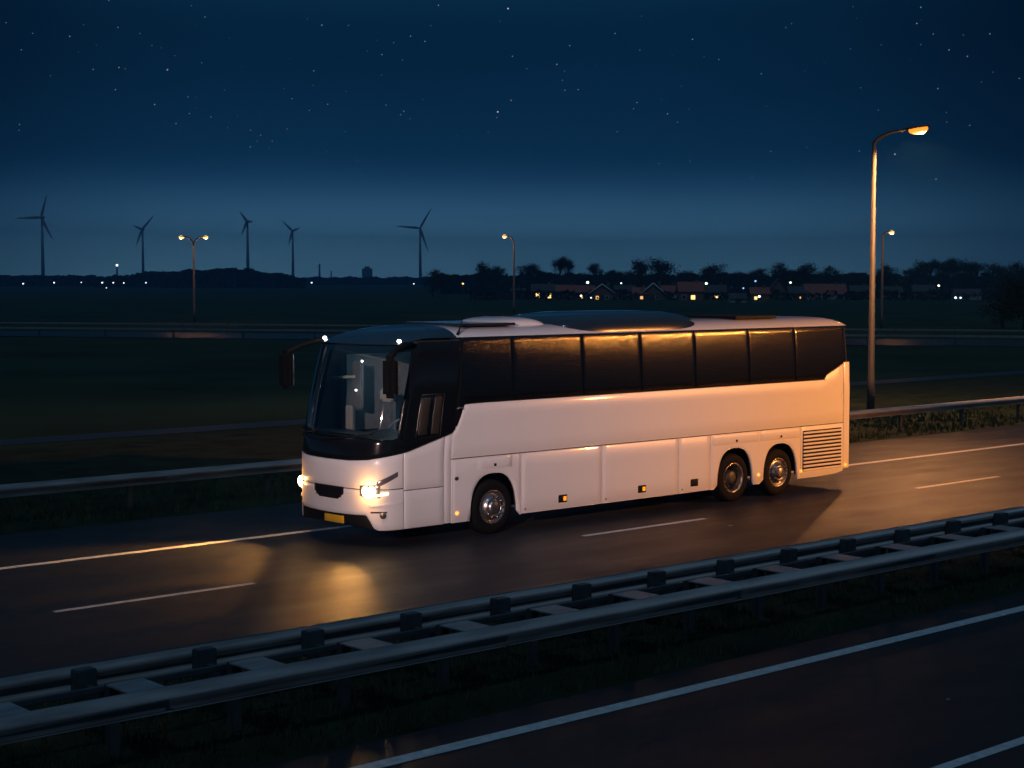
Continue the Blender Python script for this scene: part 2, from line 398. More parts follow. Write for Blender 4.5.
for x in PX:
    b = bmesh.new()
    for dy in (-.05, .05): box(b, (x, 14.25 + dy, .30), (.10, .012, .84))
    box(b, (x, 14.25, .30), (.012, .088, .84))
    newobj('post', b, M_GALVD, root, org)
    b = bmesh.new(); box(b, (x + .1, 13.92, .735), (.40, .54, .02), bev=.006); box(b, (x + .1, 13.92, .63), (.05, .50, .18), bev=.006); newobj('spacer_plate', b, M_GALV, root, org)
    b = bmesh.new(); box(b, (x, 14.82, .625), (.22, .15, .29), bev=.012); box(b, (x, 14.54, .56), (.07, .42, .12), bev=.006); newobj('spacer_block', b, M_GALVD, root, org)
b = bmesh.new()
box(b, (26.7, 14.36, .66), (62.4, .06, .06), bev=.008); newobj('tie_bar', b, M_GALVD, root, org)

org = (30, 29.1, 0)
root = empty('guard_rail', org, 'single steel guard rail on the verge behind the white coach', 'guard rail')
newobj('rail', wbeam(-8, 120, 29.15, 1), M_GALV, root, org)
for k in range(40):
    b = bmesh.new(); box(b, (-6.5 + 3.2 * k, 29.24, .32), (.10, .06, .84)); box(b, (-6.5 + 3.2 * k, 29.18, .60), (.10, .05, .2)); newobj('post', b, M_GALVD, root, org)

# the other road far across the field, with its two rails
A0, A1 = gr(0, 327.5, .7), gr(1024, 336.5, .7); B0, B1 = gr(0, 322.8, .7), gr(1024, 330.5, .7)
dr = (A1 - A0).normalized(); nr = Vector((-dr.y, dr.x, 0))
if nr.dot(Vector((1, 1, 0))) < 0: nr = -nr
w_road = abs((B1 - A1).dot(nr))
P0 = A0 - dr * 150; P1 = A1 + dr * 120
bm = bmesh.new(); zz = Vector((0, 0, -.7))
sheet(bm, [P0 + zz + nr * .6, P1 + zz + nr * .6, P1 + zz + nr * (w_road - .6), P0 + zz + nr * (w_road - .6)])
tag(newobj('far_road', bm, M_ASPH), kind='structure')
def far_rail(off, label):
    o_ = (P0 + P1) / 2 + nr * off; o_.z = 0
    r_ = empty('guard_rail', o_, label, 'guard rail', 'guard rails of the far road')
    b = bmesh.new(); ln = (P1 - P0).length; ang = math.atan2(dr.y, dr.x)
    c = (P0 + P1) / 2 + nr * off
    box(b, (c.x, c.y, .68), (ln, .05, .15), ang, bev=.015)
    newobj('rail', b, M_GALV, r_, o_)
    n_ = 60
    for k in range(n_):
        q = P0 + (P1 - P0) * ((k + .5) / n_) + nr * (off + .07)
        b = bmesh.new(); box(b, (q.x, q.y, .32), (.12, .10, .74), ang); newobj('post', b, M_GALVD, r_, o_)
far_rail(0, 'lower of the two distant guard rails crossing the dark field'); far_rail(w_road, 'upper of the two distant guard rails, at the foot of the twin headed lamp')

# ------------------------------------------------------------------ street lamps
def lamp_head(b_case, b_lens, c, d, L=.75, W=.30, tilt=.10):
    """flat cobra head: c = rear end, d = horizontal direction"""
    d = Vector(d).normalized(); s = Vector((-d.y, d.x, 0)); up = Vector((0, 0, 1)); fw = (d + up * tilt).normalized(); u2 = s.cross(fw) * -1
    if u2.z < 0: u2 = -u2
    st = [(0, .05, .05), (.12, .11, .075), (.3, .15, .095), (.6, .15, .085), (.85, .11, .06), (1, .04, .03)]
    rings = []
    for t, w, h in st:
        q = Vector(c) + fw * (t * L); k = W / .30
        rings.append([b_case.verts.new(q + s * (w * k * math.cos(a)) + u2 * (h * max(math.sin(a), -.35))) for a in [2 * math.pi * i / 14 for i in range(14)]])
    for A, B in zip(rings, rings[1:]):
        for k in range(14):
            f = b_case.faces.new((A[k], A[(k + 1) % 14], B[(k + 1) % 14], B[k])); f.smooth = True
    b_case.faces.new(rings[0]); b_case.faces.new(rings[-1])
    q = Vector(c) + fw * (.58 * L) - u2 * .07
    ret = bmesh.ops.create_uvsphere(b_lens, u_segments=16, v_segments=10, radius=1.0)
    for v in ret['verts']: v.co = q + fw * (v.co.x * .36 * L) + s * (v.co.y * W * .40) + u2 * (v.co.z * W * .36)
    for f in b_lens.faces: f.smooth = True
    return Vector(c) + fw * (.6 * L) - u2 * .30
def street_lamp(base, h, arms, label, lens, col, power, r0=.11, L=.75, W=.30, group=None, rise=.45, spot=0, down=(0, 0)):
    base = Vector((base[0], base[1], 0)); root = empty('street_lamp', base, label, 'street lamp', group)
    b = bmesh.new(); tube(b, [base + Vector((0, 0, z)) for z in (-.3, 1.1, 1.12, h)], [r0 * 1.15, r0 * 1.15, r0, r0 * .62], 14); newobj('pole', b, M_POLE, root, base)
    b = bmesh.new(); box(b, base + Vector((0, -r0 * 1.02, .75)), (.09, .03, .42), bev=.008); newobj('service_door', b, M_HEADCASE, root, base)
    for d, reach in arms:
        d = Vector(d).normalized(); top = base + Vector((0, 0, h - .02)); pts = []
        for i in range(9):
            t = i / 8; pts.append(top + d * (reach * (t ** 1.5 if t < .999 else 1)) + Vector((0, 0, rise * math.sin(t * math.pi / 2))))
        b = bmesh.new(); tube(b, pts, [r0 * .6] * 5 + [r0 * .5] * 4, 10); newobj('arm', b, M_HEADCASE, root, base)
        bc, bl = bmesh.new(), bmesh.new(); lp = lamp_head(bc, bl, pts[-1] - d * .05, d, L, W)
        hd = newobj('lamp_head', bc, M_HEADCASE, root, base); newobj('lens', bl, lens, hd, base)
        bb = bmesh.new(); q = lp + Vector((0, 0, .26 - W * .17)); tube(bb, [q - d * .26 * L, q - d * .14 * L, q + d * .14 * L, q + d * .26 * L], [.02, W * .28, W * .28, .02], 12); newobj('bulb', bb, E_BULB, hd, base)
        point_light('lamp_glow', lp, col, power, .12, root, base)
        if spot: spot_light('lamp_beam', lp, lp + Vector((down[0], down[1], -9)), col, spot, 149, .14, .12, root, base)
    return root
SOD = (1.0, .41, .14)
street_lamp((47.0, 34.35), 9.2, [((0.25, -1, 0), 1.05)], 'tall grey street lamp right behind the coach, its orange lamp brightest of all', E_SOD, SOD, 90, r0=.115, L=.95, W=.42, rise=.40, spot=4600, down=(0, 0))
p = gr(881.5, 328.5); street_lamp(p, 8.55, [((-.35, -.94, 0), .9)], 'slim distant street lamp just right of the tallest lamp post', E_SODF, SOD, 200, r0=.14, L=.9, W=.5, rise=.2)
p = gr(514, 313); street_lamp(p, 9.0, [(-RT, .75)], 'single headed distant street lamp above the middle of the coach roof', E_SODF, SOD, 400, r0=.17, L=.9, W=.6, rise=1.1)
p = gr(194.5, 321.5); street_lamp(p, 8.05, [(-RT, .85), (RT, .85)], 'distant twin headed street lamp left of the coach', E_SODF, SOD, 160, r0=.15, L=.8, W=.5, rise=.9)
# unseen lamps added for the light on the coach, beams narrowed onto it
def flood_lamp(base, h, d, label, lens, col, power, target, ang):
    r_ = street_lamp(base, h, [(d, 1.6)], label, lens, col, 0, L=1.0, W=.42, group='street lamps on the near roadside')
    for c in list(r_.children):
        if c.type == 'LIGHT': p_ = c.location.copy(); bpy.data.objects.remove(c)
    spot_light('lamp_beam', p_ + r_.location, target, col, power, ang, 1.0, .2, r_, r_.location)
flood_lamp((46.3, -3.0), 10.0, (-.2, 1, 0), 'orange street lamp on the near roadside, right of the picture', E_SOD, (1.0, .34, .065), 68000, (32.2, 26, 3.8), 46)
flood_lamp((-15, -4.0), 10.0, (.6, 1, 0), 'unseen pale lamp added behind the viewpoint to light the coach front', emis('pale_lens', (1, .85, .85), 12), (1.0, .66, .60), 58000, (19.0, 22.3, 3.0), 14)

# ------------------------------------------------------------------ the coach
YN, YF = 22.33, 24.85; YC = (YN + YF) / 2; HW = (YF - YN) / 2; XF0, XR = 16.61, 29.86; RRC = .12
def outline():
    pts = [(XR, YC), (XR, YN + RRC)]
    for i in range(1, 7):
        a = -math.pi / 2 * i / 6; pts.append((XR - RRC + RRC * math.cos(a), YN + RRC + RRC * math.sin(a)))
    x = XR - RRC
    while x > 17.45: x = max(17.4, x - .1); pts.append((x, YN))
    for i in range(1, 25):
        a = -math.pi / 2 - math.pi / 2 * i / 24; c, s = math.cos(a), math.sin(a)
        pts.append((17.4 + (17.4 - XF0) * math.copysign(abs(c) ** (2 / 2.7), c), YC + HW * math.copysign(abs(s) ** (2 / 2.7), s)))
    return pts + [(q[0], 2 * YC - q[1]) for q in pts[-2::-1]]
OL = outline(); DL = [0.0]
for a, b in zip(OL, OL[1:]): DL.append(DL[-1] + math.hypot(b[0] - a[0], b[1] - a[1]))
LT = DL[-1]; SF = LT / 2
import bisect
def base_pt(s):
    s = min(max(s, 0), LT - 1e-6); i = min(max(bisect.bisect_right(DL, s) - 1, 0), len(OL) - 2)
    t = (s - DL[i]) / (DL[i + 1] - DL[i]); return OL[i][0] + (OL[i + 1][0] - OL[i][0]) * t, OL[i][1] + (OL[i + 1][1] - OL[i][1]) * t
S_REAR = next(DL[i] for i in range(len(OL)) if abs(OL[i][1] - YN) < 1e-6)
def sx(x): return S_REAR + (XR - RRC - x)            # near-side arc length at x
def rake(z): return .44 * (max(0, z - 1.45) / 2.05) ** 1.35
def S(s, z, off=0.0):
    x, y = base_pt(s); xa, ya = base_pt(s - .02); xb, yb = base_pt(s + .02)
    tx, ty = xb - xa, yb - ya; l = math.hypot(tx, ty); nx, ny = ty / l, -tx / l
    if (x - 23) * nx + (y - YC) * ny < 0: nx, ny = -nx, -ny
    x2 = x + rake(z) * min(1, max(0, (19.6 - x) / 2.2))
    if x > 29: x2 -= (x - 29) * max(0, z - 2.4) * .06
    ins = .066 * (max(0, z - 2.4) / 1.15) ** 2
    y2 = YC + (y - YC) * (1 - ins / HW)
    return Vector((x2 + nx * off, y2 + ny * off, z))
BORG = Vector((23.3, YC, 0))
bus = empty('coach', BORG, 'long white three axle coach with black window band and lit headlights driving on the road', 'coach')
def fn(v): return v if callable(v) else (lambda s: v)
def patch(bm, s0, s1, zlo, zhi, off=0.0, rim=.035, ds=.12, nz=4, edge=.010, sps=None, mi=0):
    """thin panel on the body surface between two height curves; its border turns inwards"""
    zlo, zhi = fn(zlo), fn(zhi)
    n = max(2, int(abs(s1 - s0) / ds)); ss = [s0 + (s1 - s0) * i / n for i in range(n + 1)]
    if sps: ss = sorted(set(ss + [q for q in sps if min(s0, s1) < q < max(s0, s1)]), reverse=s1 < s0)
    ee = edge; ss = [s0, s0 + math.copysign(ee, s1 - s0)] + [q for q in ss if abs(q - s0) > 2 * ee and abs(q - s1) > 2 * ee] + [s1 - math.copysign(ee, s1 - s0), s1]
    G = []
    for i, s in enumerate(ss):
        a, b = zlo(s), zhi(s)
        zs = [a, a + ee] + [a + (b - a) * k / nz for k in range(1, nz)] + [b - ee, b]
        G.append([bm.verts.new(S(s, z, off - (ee * .6 if i in (0, len(ss) - 1) or k in (0, len(zs) - 1) else 0))) for k, z in enumerate(zs)])
    mid = len(ss) // 2; zm = (zlo(ss[mid]) + zhi(ss[mid])) / 2; outw = S(ss[mid], zm, .1) - S(ss[mid], zm, 0)
    fwd = (G[mid][1].co - G[mid - 1][1].co).cross(G[mid][2].co - G[mid][1].co).dot(outw) > 0
    for a, b in zip(G, G[1:]):
        for k in range(len(a) - 1):
            q = (a[k], b[k], b[k + 1], a[k + 1])
            f = bm.faces.new(q if fwd else q[::-1]); f.smooth = True; f.material_index = mi
    if rim:
        ring = [(i, 0) for i in range(len(G))] + [(len(G) - 1, k) for k in range(1, len(G[0]))] + [(i, len(G[0]) - 1) for i in range(len(G) - 2, -1, -1)] + [(0, k) for k in range(len(G[0]) - 2, 0, -1)]
        inner = []
        for i, k in ring:
            s = ss[i]; z = G[i][k].co.z; inner.append(bm.verts.new(S(s, z, off - rim)))
        m = len(ring)
        for j in range(m):
            a, b = ring[j], ring[(j + 1) % m]
            f = bm.faces.new((G[a[0]][a[1]], G[b[0]][b[1]], inner[(j + 1) % m], inner[j])); f.material_index = mi
def mirror_s(f): return (lambda s: fn(f)(LT - s))
def part(name, m, specs, parent=None, both=True, smooth=False):
    """specs: list of patch kwargs in near-side coordinates; returns near part, builds the far twin too"""
    bm = bmesh.new()
    for k in specs: patch(bm, **k)
    o = newobj(name, bm, m, parent or bus, BORG)
    if both:
        bm = bmesh.new()
        for k in specs:
            q = dict(k); q['s0'], q['s1'] = LT - k['s0'], LT - k['s1']; q['zlo'] = mirror_s(k['zlo']); q['zhi'] = mirror_s(k['zhi'])
            if k.get('sps'): q['sps'] = [LT - v for v in k['sps']]
            patch(bm, **q)
        newobj(name, bm, m, parent or bus, BORG)
    return o
def lerp_tab(tab):
    def f(v):
        if v <= tab[0][0]: return tab[0][1]
        for (a, p), (b, q) in zip(tab, tab[1:]):
            if v <= b: return p + (q - p) * (v - a) / (b - a)
        return tab[-1][1]
    return f
def xs(s): return XR - RRC - (s - S_REAR)            # inverse of sx
belt_x = lerp_tab([(17.38, 1.60), (18.24, 1.83), (18.42, 1.88), (18.50, 1.98), (18.57, 2.14), (18.62, 2.30), (18.66, 2.375), (19.0, 2.385), (28.9, 2.395), (28.93, 2.48), (29.60, 2.74), (29.8, 2.76)])
belt = lambda s: belt_x(xs(s))
tfront = lambda s: abs(s - SF)
front_top = lambda s: lerp_tab([(0, 1.475), (.6, 1.48), (1.0, 1.505), (1.3, 1.555), (1.7, 1.61)])(tfront(s))
AW, AH = .555, 1.115
AX = [19.385, 25.955, 27.40]
def arch(s, x_, lo):
    d = abs(x_ - 0); return lo
def skirt(s):
    x = xs(s); z = lerp_tab([(17.3, .30), (28.6, .31), (29.3, .33), (29.9, .42)])(x)
    for c in AX:
        d = abs(x - c) / AW
        if d < 1: z = max(z, .30 + (AH - .30) * (1 - d ** 2.6) ** (1 / 2.6))
    return z
arch_s = [sx(c + AW * q) for c in AX for q in (-.999, -.99, -.97, -.94, -.9, -.85, -.78, -.7, -.6, -.5, -.35, -.2, 0, .2, .35, .5, .6, .7, .78, .85, .9, .94, .97, .99, .999)]
g = .009
# white upper side, arch panels, front fascia and rear make the body
bm = bmesh.new()
def both_side(**k):
    patch(bm, **k); q = dict(k); q['s0'], q['s1'] = LT - k['s0'], LT - k['s1']; q['zlo'] = mirror_s(k['zlo']); q['zhi'] = mirror_s(k['zhi'])
    if k.get('sps'): q['sps'] = [LT - v for v in k['sps']]
    patch(bm, **q)
both_side(s0=sx(18.41), s1=sx(29.56), zlo=1.437, zhi=belt, ds=.2, sps=[sx(q) for q in (18.42, 18.46, 18.5, 18.53, 18.57, 18.6, 18.62, 18.64, 18.66, 28.9, 28.915, 28.93, 29.2)])
both_side(s0=sx(18.235), s1=sx(18.392), zlo=.31, zhi=belt)
both_side(s0=sx(18.41), s1=sx(20.03), zlo=skirt, zhi=1.421, off=.012, sps=arch_s, ds=.1)
both_side(s0=sx(25.20), s1=sx(28.08), zlo=skirt, zhi=1.421, off=.012, sps=arch_s, ds=.1)
both_side(s0=sx(28.098), s1=sx(29.555), zlo=skirt, zhi=1.421, off=.012)
both_side(s0=0.0, s1=sx(29.575), zlo=.42, zhi=lambda s: 2.76, ds=.05)
fl = lambda s: lerp_tab([(0, .55), (.98, .56), (1.12, .33), (1.2, .30), (1.7, .30)])(tfront(s))
patch(bm, SF - 1.66, SF + 1.66, 1.008, front_top, ds=.05, off=.004)
patch(bm, SF - 1.66, SF + 1.66, fl, .994, ds=.03, nz=6, off=.004)
for sg in (1, -1):      # crease ridges on the bumper corner
    patch(bm, SF - sg * 1.02, SF - sg * 1.62, lambda s: .70 + .05 * (tfront(s) - 1.02), lambda s: .745 + .07 * (tfront(s) - 1.02), off=.022, nz=2, ds=.06, edge=.012)
newobj('body', bm, M_WHITE, bus, BORG)
# underbody and cabin lining seen in the gaps
bm = bmesh.new()
patch(bm, .01, LT - .01, lambda s: skirt(s) + .04 if s < SF - 1.7 else (skirt(LT - s) + .04 if s > SF + 1.7 else .36), 1.80, off=-.06, rim=0, ds=.12, sps=arch_s + [LT - v for v in arch_s])
patch(bm, .01, SF - 1.53, 1.80, 3.52, off=-.05, rim=0, ds=.2); patch(bm, SF + 1.53, LT - .01, 1.80, 3.52, off=-.05, rim=0, ds=.2)
box(bm, (23.6, YC, 1.30), (12.2, 2.3, .06)); box(bm, (23.6, YC, .50), (12.3, 1.5, .2))
box(bm, (20.4, YC, 2.4), (.05, 2.3, 2.1))
newobj('chassis', bm, M_LINER, bus, BORG)
# driver's side panels below the glass
part('side_panel', M_WHITE, [dict(s0=sx(18.222), s1=SF - 1.675, zlo=.30, zhi=.955, off=.004), dict(s0=sx(18.222), s1=SF - 1.675, zlo=.968, zhi=lambda s: belt(s) if s < SF - 1.7 else front_top(s), off=.004)])
for a, b in ((20.048, 22.10), (22.12, 24.245), (24.262, 25.182)):
    d = part('luggage_door', M_WHITE, [dict(s0=sx(a), s1=sx(b), zlo=.315, zhi=1.421, off=.012)])
    xc = {20.048: 21.08, 22.12: 23.2, 24.262: 24.71}[a]
    bm = bmesh.new(); patch(bm, sx(xc - .12), sx(xc + .12), .42, .58, off=.02, nz=2, edge=.02); newobj('handle_recess', bm, M_BLKM, d, BORG)
    if a < 24:
        bm = bmesh.new(); patch(bm, sx(xc + .01), sx(xc + .09), .46, .54, off=.028, nz=2, edge=.012); newobj('reflector', bm, M_AMBER, d, BORG)
    bm = bmesh.new(); patch(bm, sx(a + .07), sx(a + .11), .37, .41, off=.016, nz=2); newobj('lock', bm, M_BLKM, d, BORG)
# service flaps above the wheels
for a, b, xc in ((19.0, 19.82, 19.41), (25.24, 26.72, 25.99), (26.745, 28.07, 27.42)):
    f = part('service_flap', M_WHITE, [dict(s0=sx(a), s1=sx(b), zlo=1.19, zhi=1.405, off=.018, edge=.006, nz=2)])
    bm = bmesh.new(); patch(bm, sx(xc - .03), sx(xc + .03), 1.235, 1.285, off=.024, nz=2); newobj('lock', bm, M_BLKM, f, BORG)
# engine louvre
def louvre(mir):
    f_ = (lambda v: LT - v) if mir else (lambda v: v)
    bm = bmesh.new(); patch(bm, f_(sx(28.13)), f_(sx(29.50)), .44, 1.345, off=.016, nz=3, edge=.02, mi=0)
    for k in range(11):
        z = .462 + k * .080; patch(bm, f_(sx(28.165)), f_(sx(29.465)), z, z + .040, off=.034, rim=.03, nz=2, edge=.006, mi=1)
    return newobj('engine_grille', bm, [M_BLKM, M_WHITE], bus, BORG)
louvre(False); louvre(True)
# glass band
pil = [18.49, 19.87, 21.62, 23.19, 24.75, 26.40, 27.90, 29.66]
for a, b in zip(pil, pil[1:]):
    part('window', M_WET, [dict(s0=sx(a + .010), s1=sx(b - .010), zlo=lambda s: belt(s) + .022, zhi=3.555, off=.002, nz=10, ds=.08, edge=.002, sps=[sx(q) for q in (18.53, 18.57, 18.6, 18.62, 18.64, 18.66)])])
part('window_seal', M_BLKM, [dict(s0=sx(18.44), s1=sx(29.70), zlo=lambda s: belt(s) + .012, zhi=3.545, off=-.014, rim=.02, ds=.15, nz=8)])
part('cab_panel', M_BLK, [dict(s0=sx(18.47), s1=SF - 1.60, zlo=lambda s: (belt(s) if s < SF - 1.7 else front_top(s)) + .014, zhi=3.50, off=.0, ds=.06, nz=8)])
dw = part('driver_window', M_WET, [dict(s0=sx(18.10), s1=sx(17.56), zlo=lambda s: 1.83 + .05 * (xs(s) - 17.5), zhi=2.58, off=.008, nz=5)])
M_CABGLOW = mat('painted_cab_interior', (.040, .034, .026), .35, var=.3, scale=3, coat=.5)
bm = bmesh.new(); patch(bm, sx(18.08), sx(17.90), 1.90, 2.54, off=.012, nz=4, edge=.006); patch(bm, sx(17.80), sx(17.60), 1.90, 2.54, off=.012, nz=4, edge=.006); newobj('painted_interior', bm, M_CABGLOW, dw, BORG)  # brown panels paint the dimly lit cab interior onto the opaque pane
bm = bmesh.new()
tube(bm, [S(sx(17.58), 2.59, .012), S(sx(17.85), 2.59, .012), S(sx(18.11), 2.59, .012), S(sx(18.11), 2.2, .012), S(sx(18.11), 1.86, .012)], .009, 6); newobj('frame', bm, M_HUBD, dw, BORG)
bm = bmesh.new(); tube(bm, [S(sx(18.60), 2.30, .02), S(sx(18.56), 2.33, .05), S(sx(18.48), 2.33, .05), S(sx(18.44), 2.31, .02)], .014, 8); newobj('door_handle', bm, M_CHROME, bus, BORG)
# windscreen and black mask below it
bm = bmesh.new(); patch(bm, SF - 1.50, SF + 1.50, 1.86, 3.43, off=.0, rim=.02, ds=.05, nz=12, edge=.005); newobj('windscreen', bm, M_SCREEN, bus, BORG)
bm = bmesh.new(); patch(bm, SF - 1.66, SF + 1.66, lambda s: front_top(s) + .006, lambda s: lerp_tab([(0, 1.85), (1.45, 1.85), (1.7, 1.80)])(tfront(s)), off=.0, ds=.05)
for sg in (-1, 1): patch(bm, SF + sg * 1.66, SF + sg * 1.51, 1.80, 3.46, off=-.002, ds=.04, nz=8)
newobj('windscreen_surround', bm, M_BLK, bus, BORG)
bm = bmesh.new()
for a, b in ((.15, -1.05), (1.2, .3)):
    tube(bm, [S(SF + a, 1.78, .03), S(SF + a * .6 + b * .4, 1.86, .05), S(SF + b, 1.95, .03)], .014, 6)
    tube(bm, [S(SF + a - .1, 1.93, .025), S(SF + b + .1, 1.90, .025)], .016, 6)
newobj('wiper', bm, M_BLKM, bus, BORG)
# roof: rings from the eaves to a spine
FR = [0, .012, .03, .06, .11, .2, .35, .6, 1]
def roof_pt(s, f):
    e = S(s, 3.56 if tfront(s) > 1.7 else 3.46 + .10 * max(0, (tfront(s) - 1.2)) / .5)
    bx, _ = base_pt(s); spx = min(max(bx, 18.7), 28.9); c = Vector((spx, YC, 0))
    p = e.lerp(Vector((c.x, c.y, e.z)), f); p.z = e.z + (3.75 - e.z) * (1 - (1 - f) ** (4.5 if tfront(s) > 1.9 else 3.0)); return p
def roof(s_list):
    bm = bmesh.new(); G = [[bm.verts.new(roof_pt(s, f)) for f in FR] for s in s_list]
    for a, b in zip(G, G[1:]):
        for k in range(len(FR) - 1):
            f = bm.faces.new((a[k], b[k], b[k + 1], a[k + 1])); f.smooth = True
    bmesh.ops.remove_doubles(bm, verts=bm.verts, dist=1e-4); bmesh.ops.recalc_face_normals(bm, faces=bm.faces); return bm
cap = sx(18.32)
l1 = [cap * i / 90 for i in range(91)]
rb = roof(l1); rb2 = [LT - v for v in l1]
me_tmp = bpy.data.meshes.new('tmp'); rf2 = roof(rb2); rf2.to_mesh(me_tmp); rf2.free(); rb.from_mesh(me_tmp); bpy.data.meshes.remove(me_tmp)
bmesh.ops.remove_doubles(rb, verts=rb.verts, dist=1e-3)
newobj('roof', rb, M_ROOFW, bus, BORG)
newobj('front_dome', roof([cap + (LT - 2 * cap) * i / 70 for i in range(71)]), M_DOME, bus, BORG)
def pod(bm, x0, x1, w, h, z0, yc=YC, p=2.6, mi=0, hb=None):
    n = 22; m = 12; G = []
    for i in range(n + 1):
        u = -1 + 2 * i / n; hh = h * max(0, 1 - abs(u) ** p) ** (1 / 2.0); ww = w * (max(0, 1 - abs(u) ** 6)) ** (1 / 3.0)
        G.append([bm.verts.new(((x0 + x1) / 2 + u * (x1 - x0) / 2, yc + ww / 2 * math.copysign(abs(math.cos(a)) ** .6, math.cos(a)), z0 + hh * math.sin(a) ** .7 if math.sin(a) > 0 else z0)) for a in [math.pi * k / m for k in range(m + 1)]])
    for a, b in zip(G, G[1:]):
        for k in range(m):
            f = bm.faces.new((a[k], b[k], b[k + 1], a[k + 1])); f.smooth = True; f.material_index = mi
bm = bmesh.new(); pod(bm, 21.1, 25.35, 2.32, .37, 3.585, p=4.2); newobj('air_conditioner', bm, M_DOME, bus, BORG)
bm = bmesh.new(); pod(bm, 19.95, 21.3, 1.5, .20, 3.68, p=2.2); newobj('roof_hatch', bm, M_ROOFW, bus, BORG)
bm = bmesh.new(); box(bm, (19.55, YC - .1, 3.765), (1.3, 1.7, .05), bev=.015); newobj('roof_hatch', bm, M_DOME, bus, BORG)
bm = bmesh.new(); box(bm, (27.15, YC - .1, 3.77), (1.35, 1.4, .06), bev=.015); newobj('roof_hatch', bm, M_BLKM, bus, BORG)
bm = bmesh.new(); q = roof_pt(sx(18.4), .05); tube(bm, [q, q + Vector((.06, 0, .12)), q + Vector((.14, 0, .34))], [.03, .012, .006], 8); newobj('antenna', bm, M_BLKM, bus, BORG)
# front details
bm = bmesh.new(); patch(bm, SF - 1.10, SF + 1.10, lambda s: lerp_tab([(0, .39), (.6, .37), (1.1, .31)])(tfront(s)), lambda s: lerp_tab([(0, .55), (.97, .555), (1.1, .345)])(tfront(s)), off=-.012, ds=.04, nz=3); lg = newobj('bumper_grille', bm, M_BLKM, bus, BORG)
bm = bmesh.new(); patch(bm, SF - .49, SF + .03, .385, .515, off=.010, nz=2, edge=.006); newobj('number_plate', bm, M_PLATE, bus, BORG)
bm = bmesh.new(); patch(bm, SF - .50, SF + .34, lambda s: .80 + .10 * max(0, abs(s - SF + .08) - .27) / .15, lambda s: 1.02, off=.014, nz=3, ds=.03); newobj('front_grille', bm, M_BLKM, bus, BORG)
bm = bmesh.new()
for k in range(4): patch(bm, SF - .44, SF + .28, .835 + .045 * k, .85 + .045 * k, off=.022, nz=1, edge=.004)
newobj('grille_slats', bm, M_BLK, bpy.data.objects['front_grille'], BORG)
for sg in (-1, 1):
    q = lambda t: SF + sg * t
    bm = bmesh.new(); patch(bm, q(.86), q(1.22), lambda s: .86 + .35 * max(0, .96 - tfront(s)), lambda s: 1.07 + .06 * (tfront(s) - .86), off=.014, nz=3, ds=.03); hl = newobj('headlight', bm, M_LAMPG, bus, BORG)
    for t in (.97, 1.08):
        c = S(q(t), .97, .02); n_ = (S(q(t), .97, .2) - S(q(t), .97, 0)).normalized()
        bm = bmesh.new(); rr = .092
        ellipsoid(bm, c, (.035, rr, rr), 14); newobj('lamp', bm, E_HEAD, hl, BORG)
    bm = bmesh.new(); patch(bm, q(.96), q(1.36), lambda s: .858 + .20 * max(0, tfront(s) - 1.05), lambda s: .895 + .21 * max(0, tfront(s) - 1.05), off=.024, nz=2, ds=.03, edge=.006); newobj('light_strip', bm, E_HEAD2, hl, BORG)
    bm = bmesh.new(); patch(bm, q(1.16), q(1.54), lambda s: 1.03 + .50 * (tfront(s) - 1.16), lambda s: 1.135 + .44 * (tfront(s) - 1.16), off=.014, nz=3, ds=.03); newobj('lens_fin', bm, M_LAMPG, hl, BORG)
    bm = bmesh.new(); c = S(q(1.27), .56, .01); ellipsoid(bm, c, (.06, .06, .06), 12); fl_ = newobj('fog_light', bm, M_LAMPG, bus, BORG)
    bm = bmesh.new(); patch(bm, q(1.06), q(1.34), .60, .625, off=.012, nz=1, edge=.005); newobj('trim', bm, M_BLKM, fl_, BORG)
    point_light('headlight_glow', S(q(1.03), .97, .17), (1.0, .42, .09), 9.0, .05, bus, BORG)
    src = S(q(1.0), .97, .16); n2 = Vector((-1, -.10 if sg < 0 else -.02, 0))
    spot_light('headlight_beam', src, src + Vector((-3.6, -2.0, -.97) if sg < 0 else (-9.0, -1.6, -.97)), (1.0, .45, .11), 330 if sg < 0 else 1700, 58 if sg < 0 else 80, .9, .06, bus, BORG)
    bm = bmesh.new(); c = S(q(1.24), 3.52, .01); ellipsoid(bm, c, (.03, .05, .032), 12); newobj('marker_light', bm, E_MARKW, bus, BORG)
# side lamps
def side_lamp(x, z, r, m, name): 
    b = bmesh.new(); c = S(sx(x), z, .016); ellipsoid(b, c, (r * 1.0, .02, r * .8), 12); return newobj(name, b, m, bus, BORG)
side_lamp(18.51, 1.08, .045, M_HUBD, 'side_repeater')
for x, z in ((18.52, .465), (26.69, .50), (28.09, .47), (29.64, .49)): side_lamp(x, z, .042, E_MARKO, 'side_marker')
# mirrors
def mirror(sgn):
    y0 = YN if sgn < 0 else YF; o = sgn
    a0 = Vector((17.62, y0 - o * .05, 3.44)); bm = bmesh.new()
    tube(bm, [a0, a0 + Vector((-.25, o * .08, .03)), a0 + Vector((-.55, o * .20, -.06)), a0 + Vector((-.74, o * .30, -.16)), a0 + Vector((-.78, o * .34, -.30))], [.05, .05, .052, .058, .055], 10)
    arm = newobj('mirror_arm', bm, M_BLKM, bus, BORG)
    bm = bmesh.new(); c = a0 + Vector((-.78, o * .34, -.40)); box(bm, (c.x, c.y, c.z - .10), (.18, .30, .70), bev=.07)
    hd = newobj('mirror_head', bm, M_BLKM, bus, BORG, smooth=False)
    bm = bmesh.new(); box(bm, (c.x + .092, c.y, c.z - .10), (.01, .25, .58), bev=.003); newobj('mirror_glass', bm, M_CHROME, hd, BORG)
mirror(-1); mirror(1)
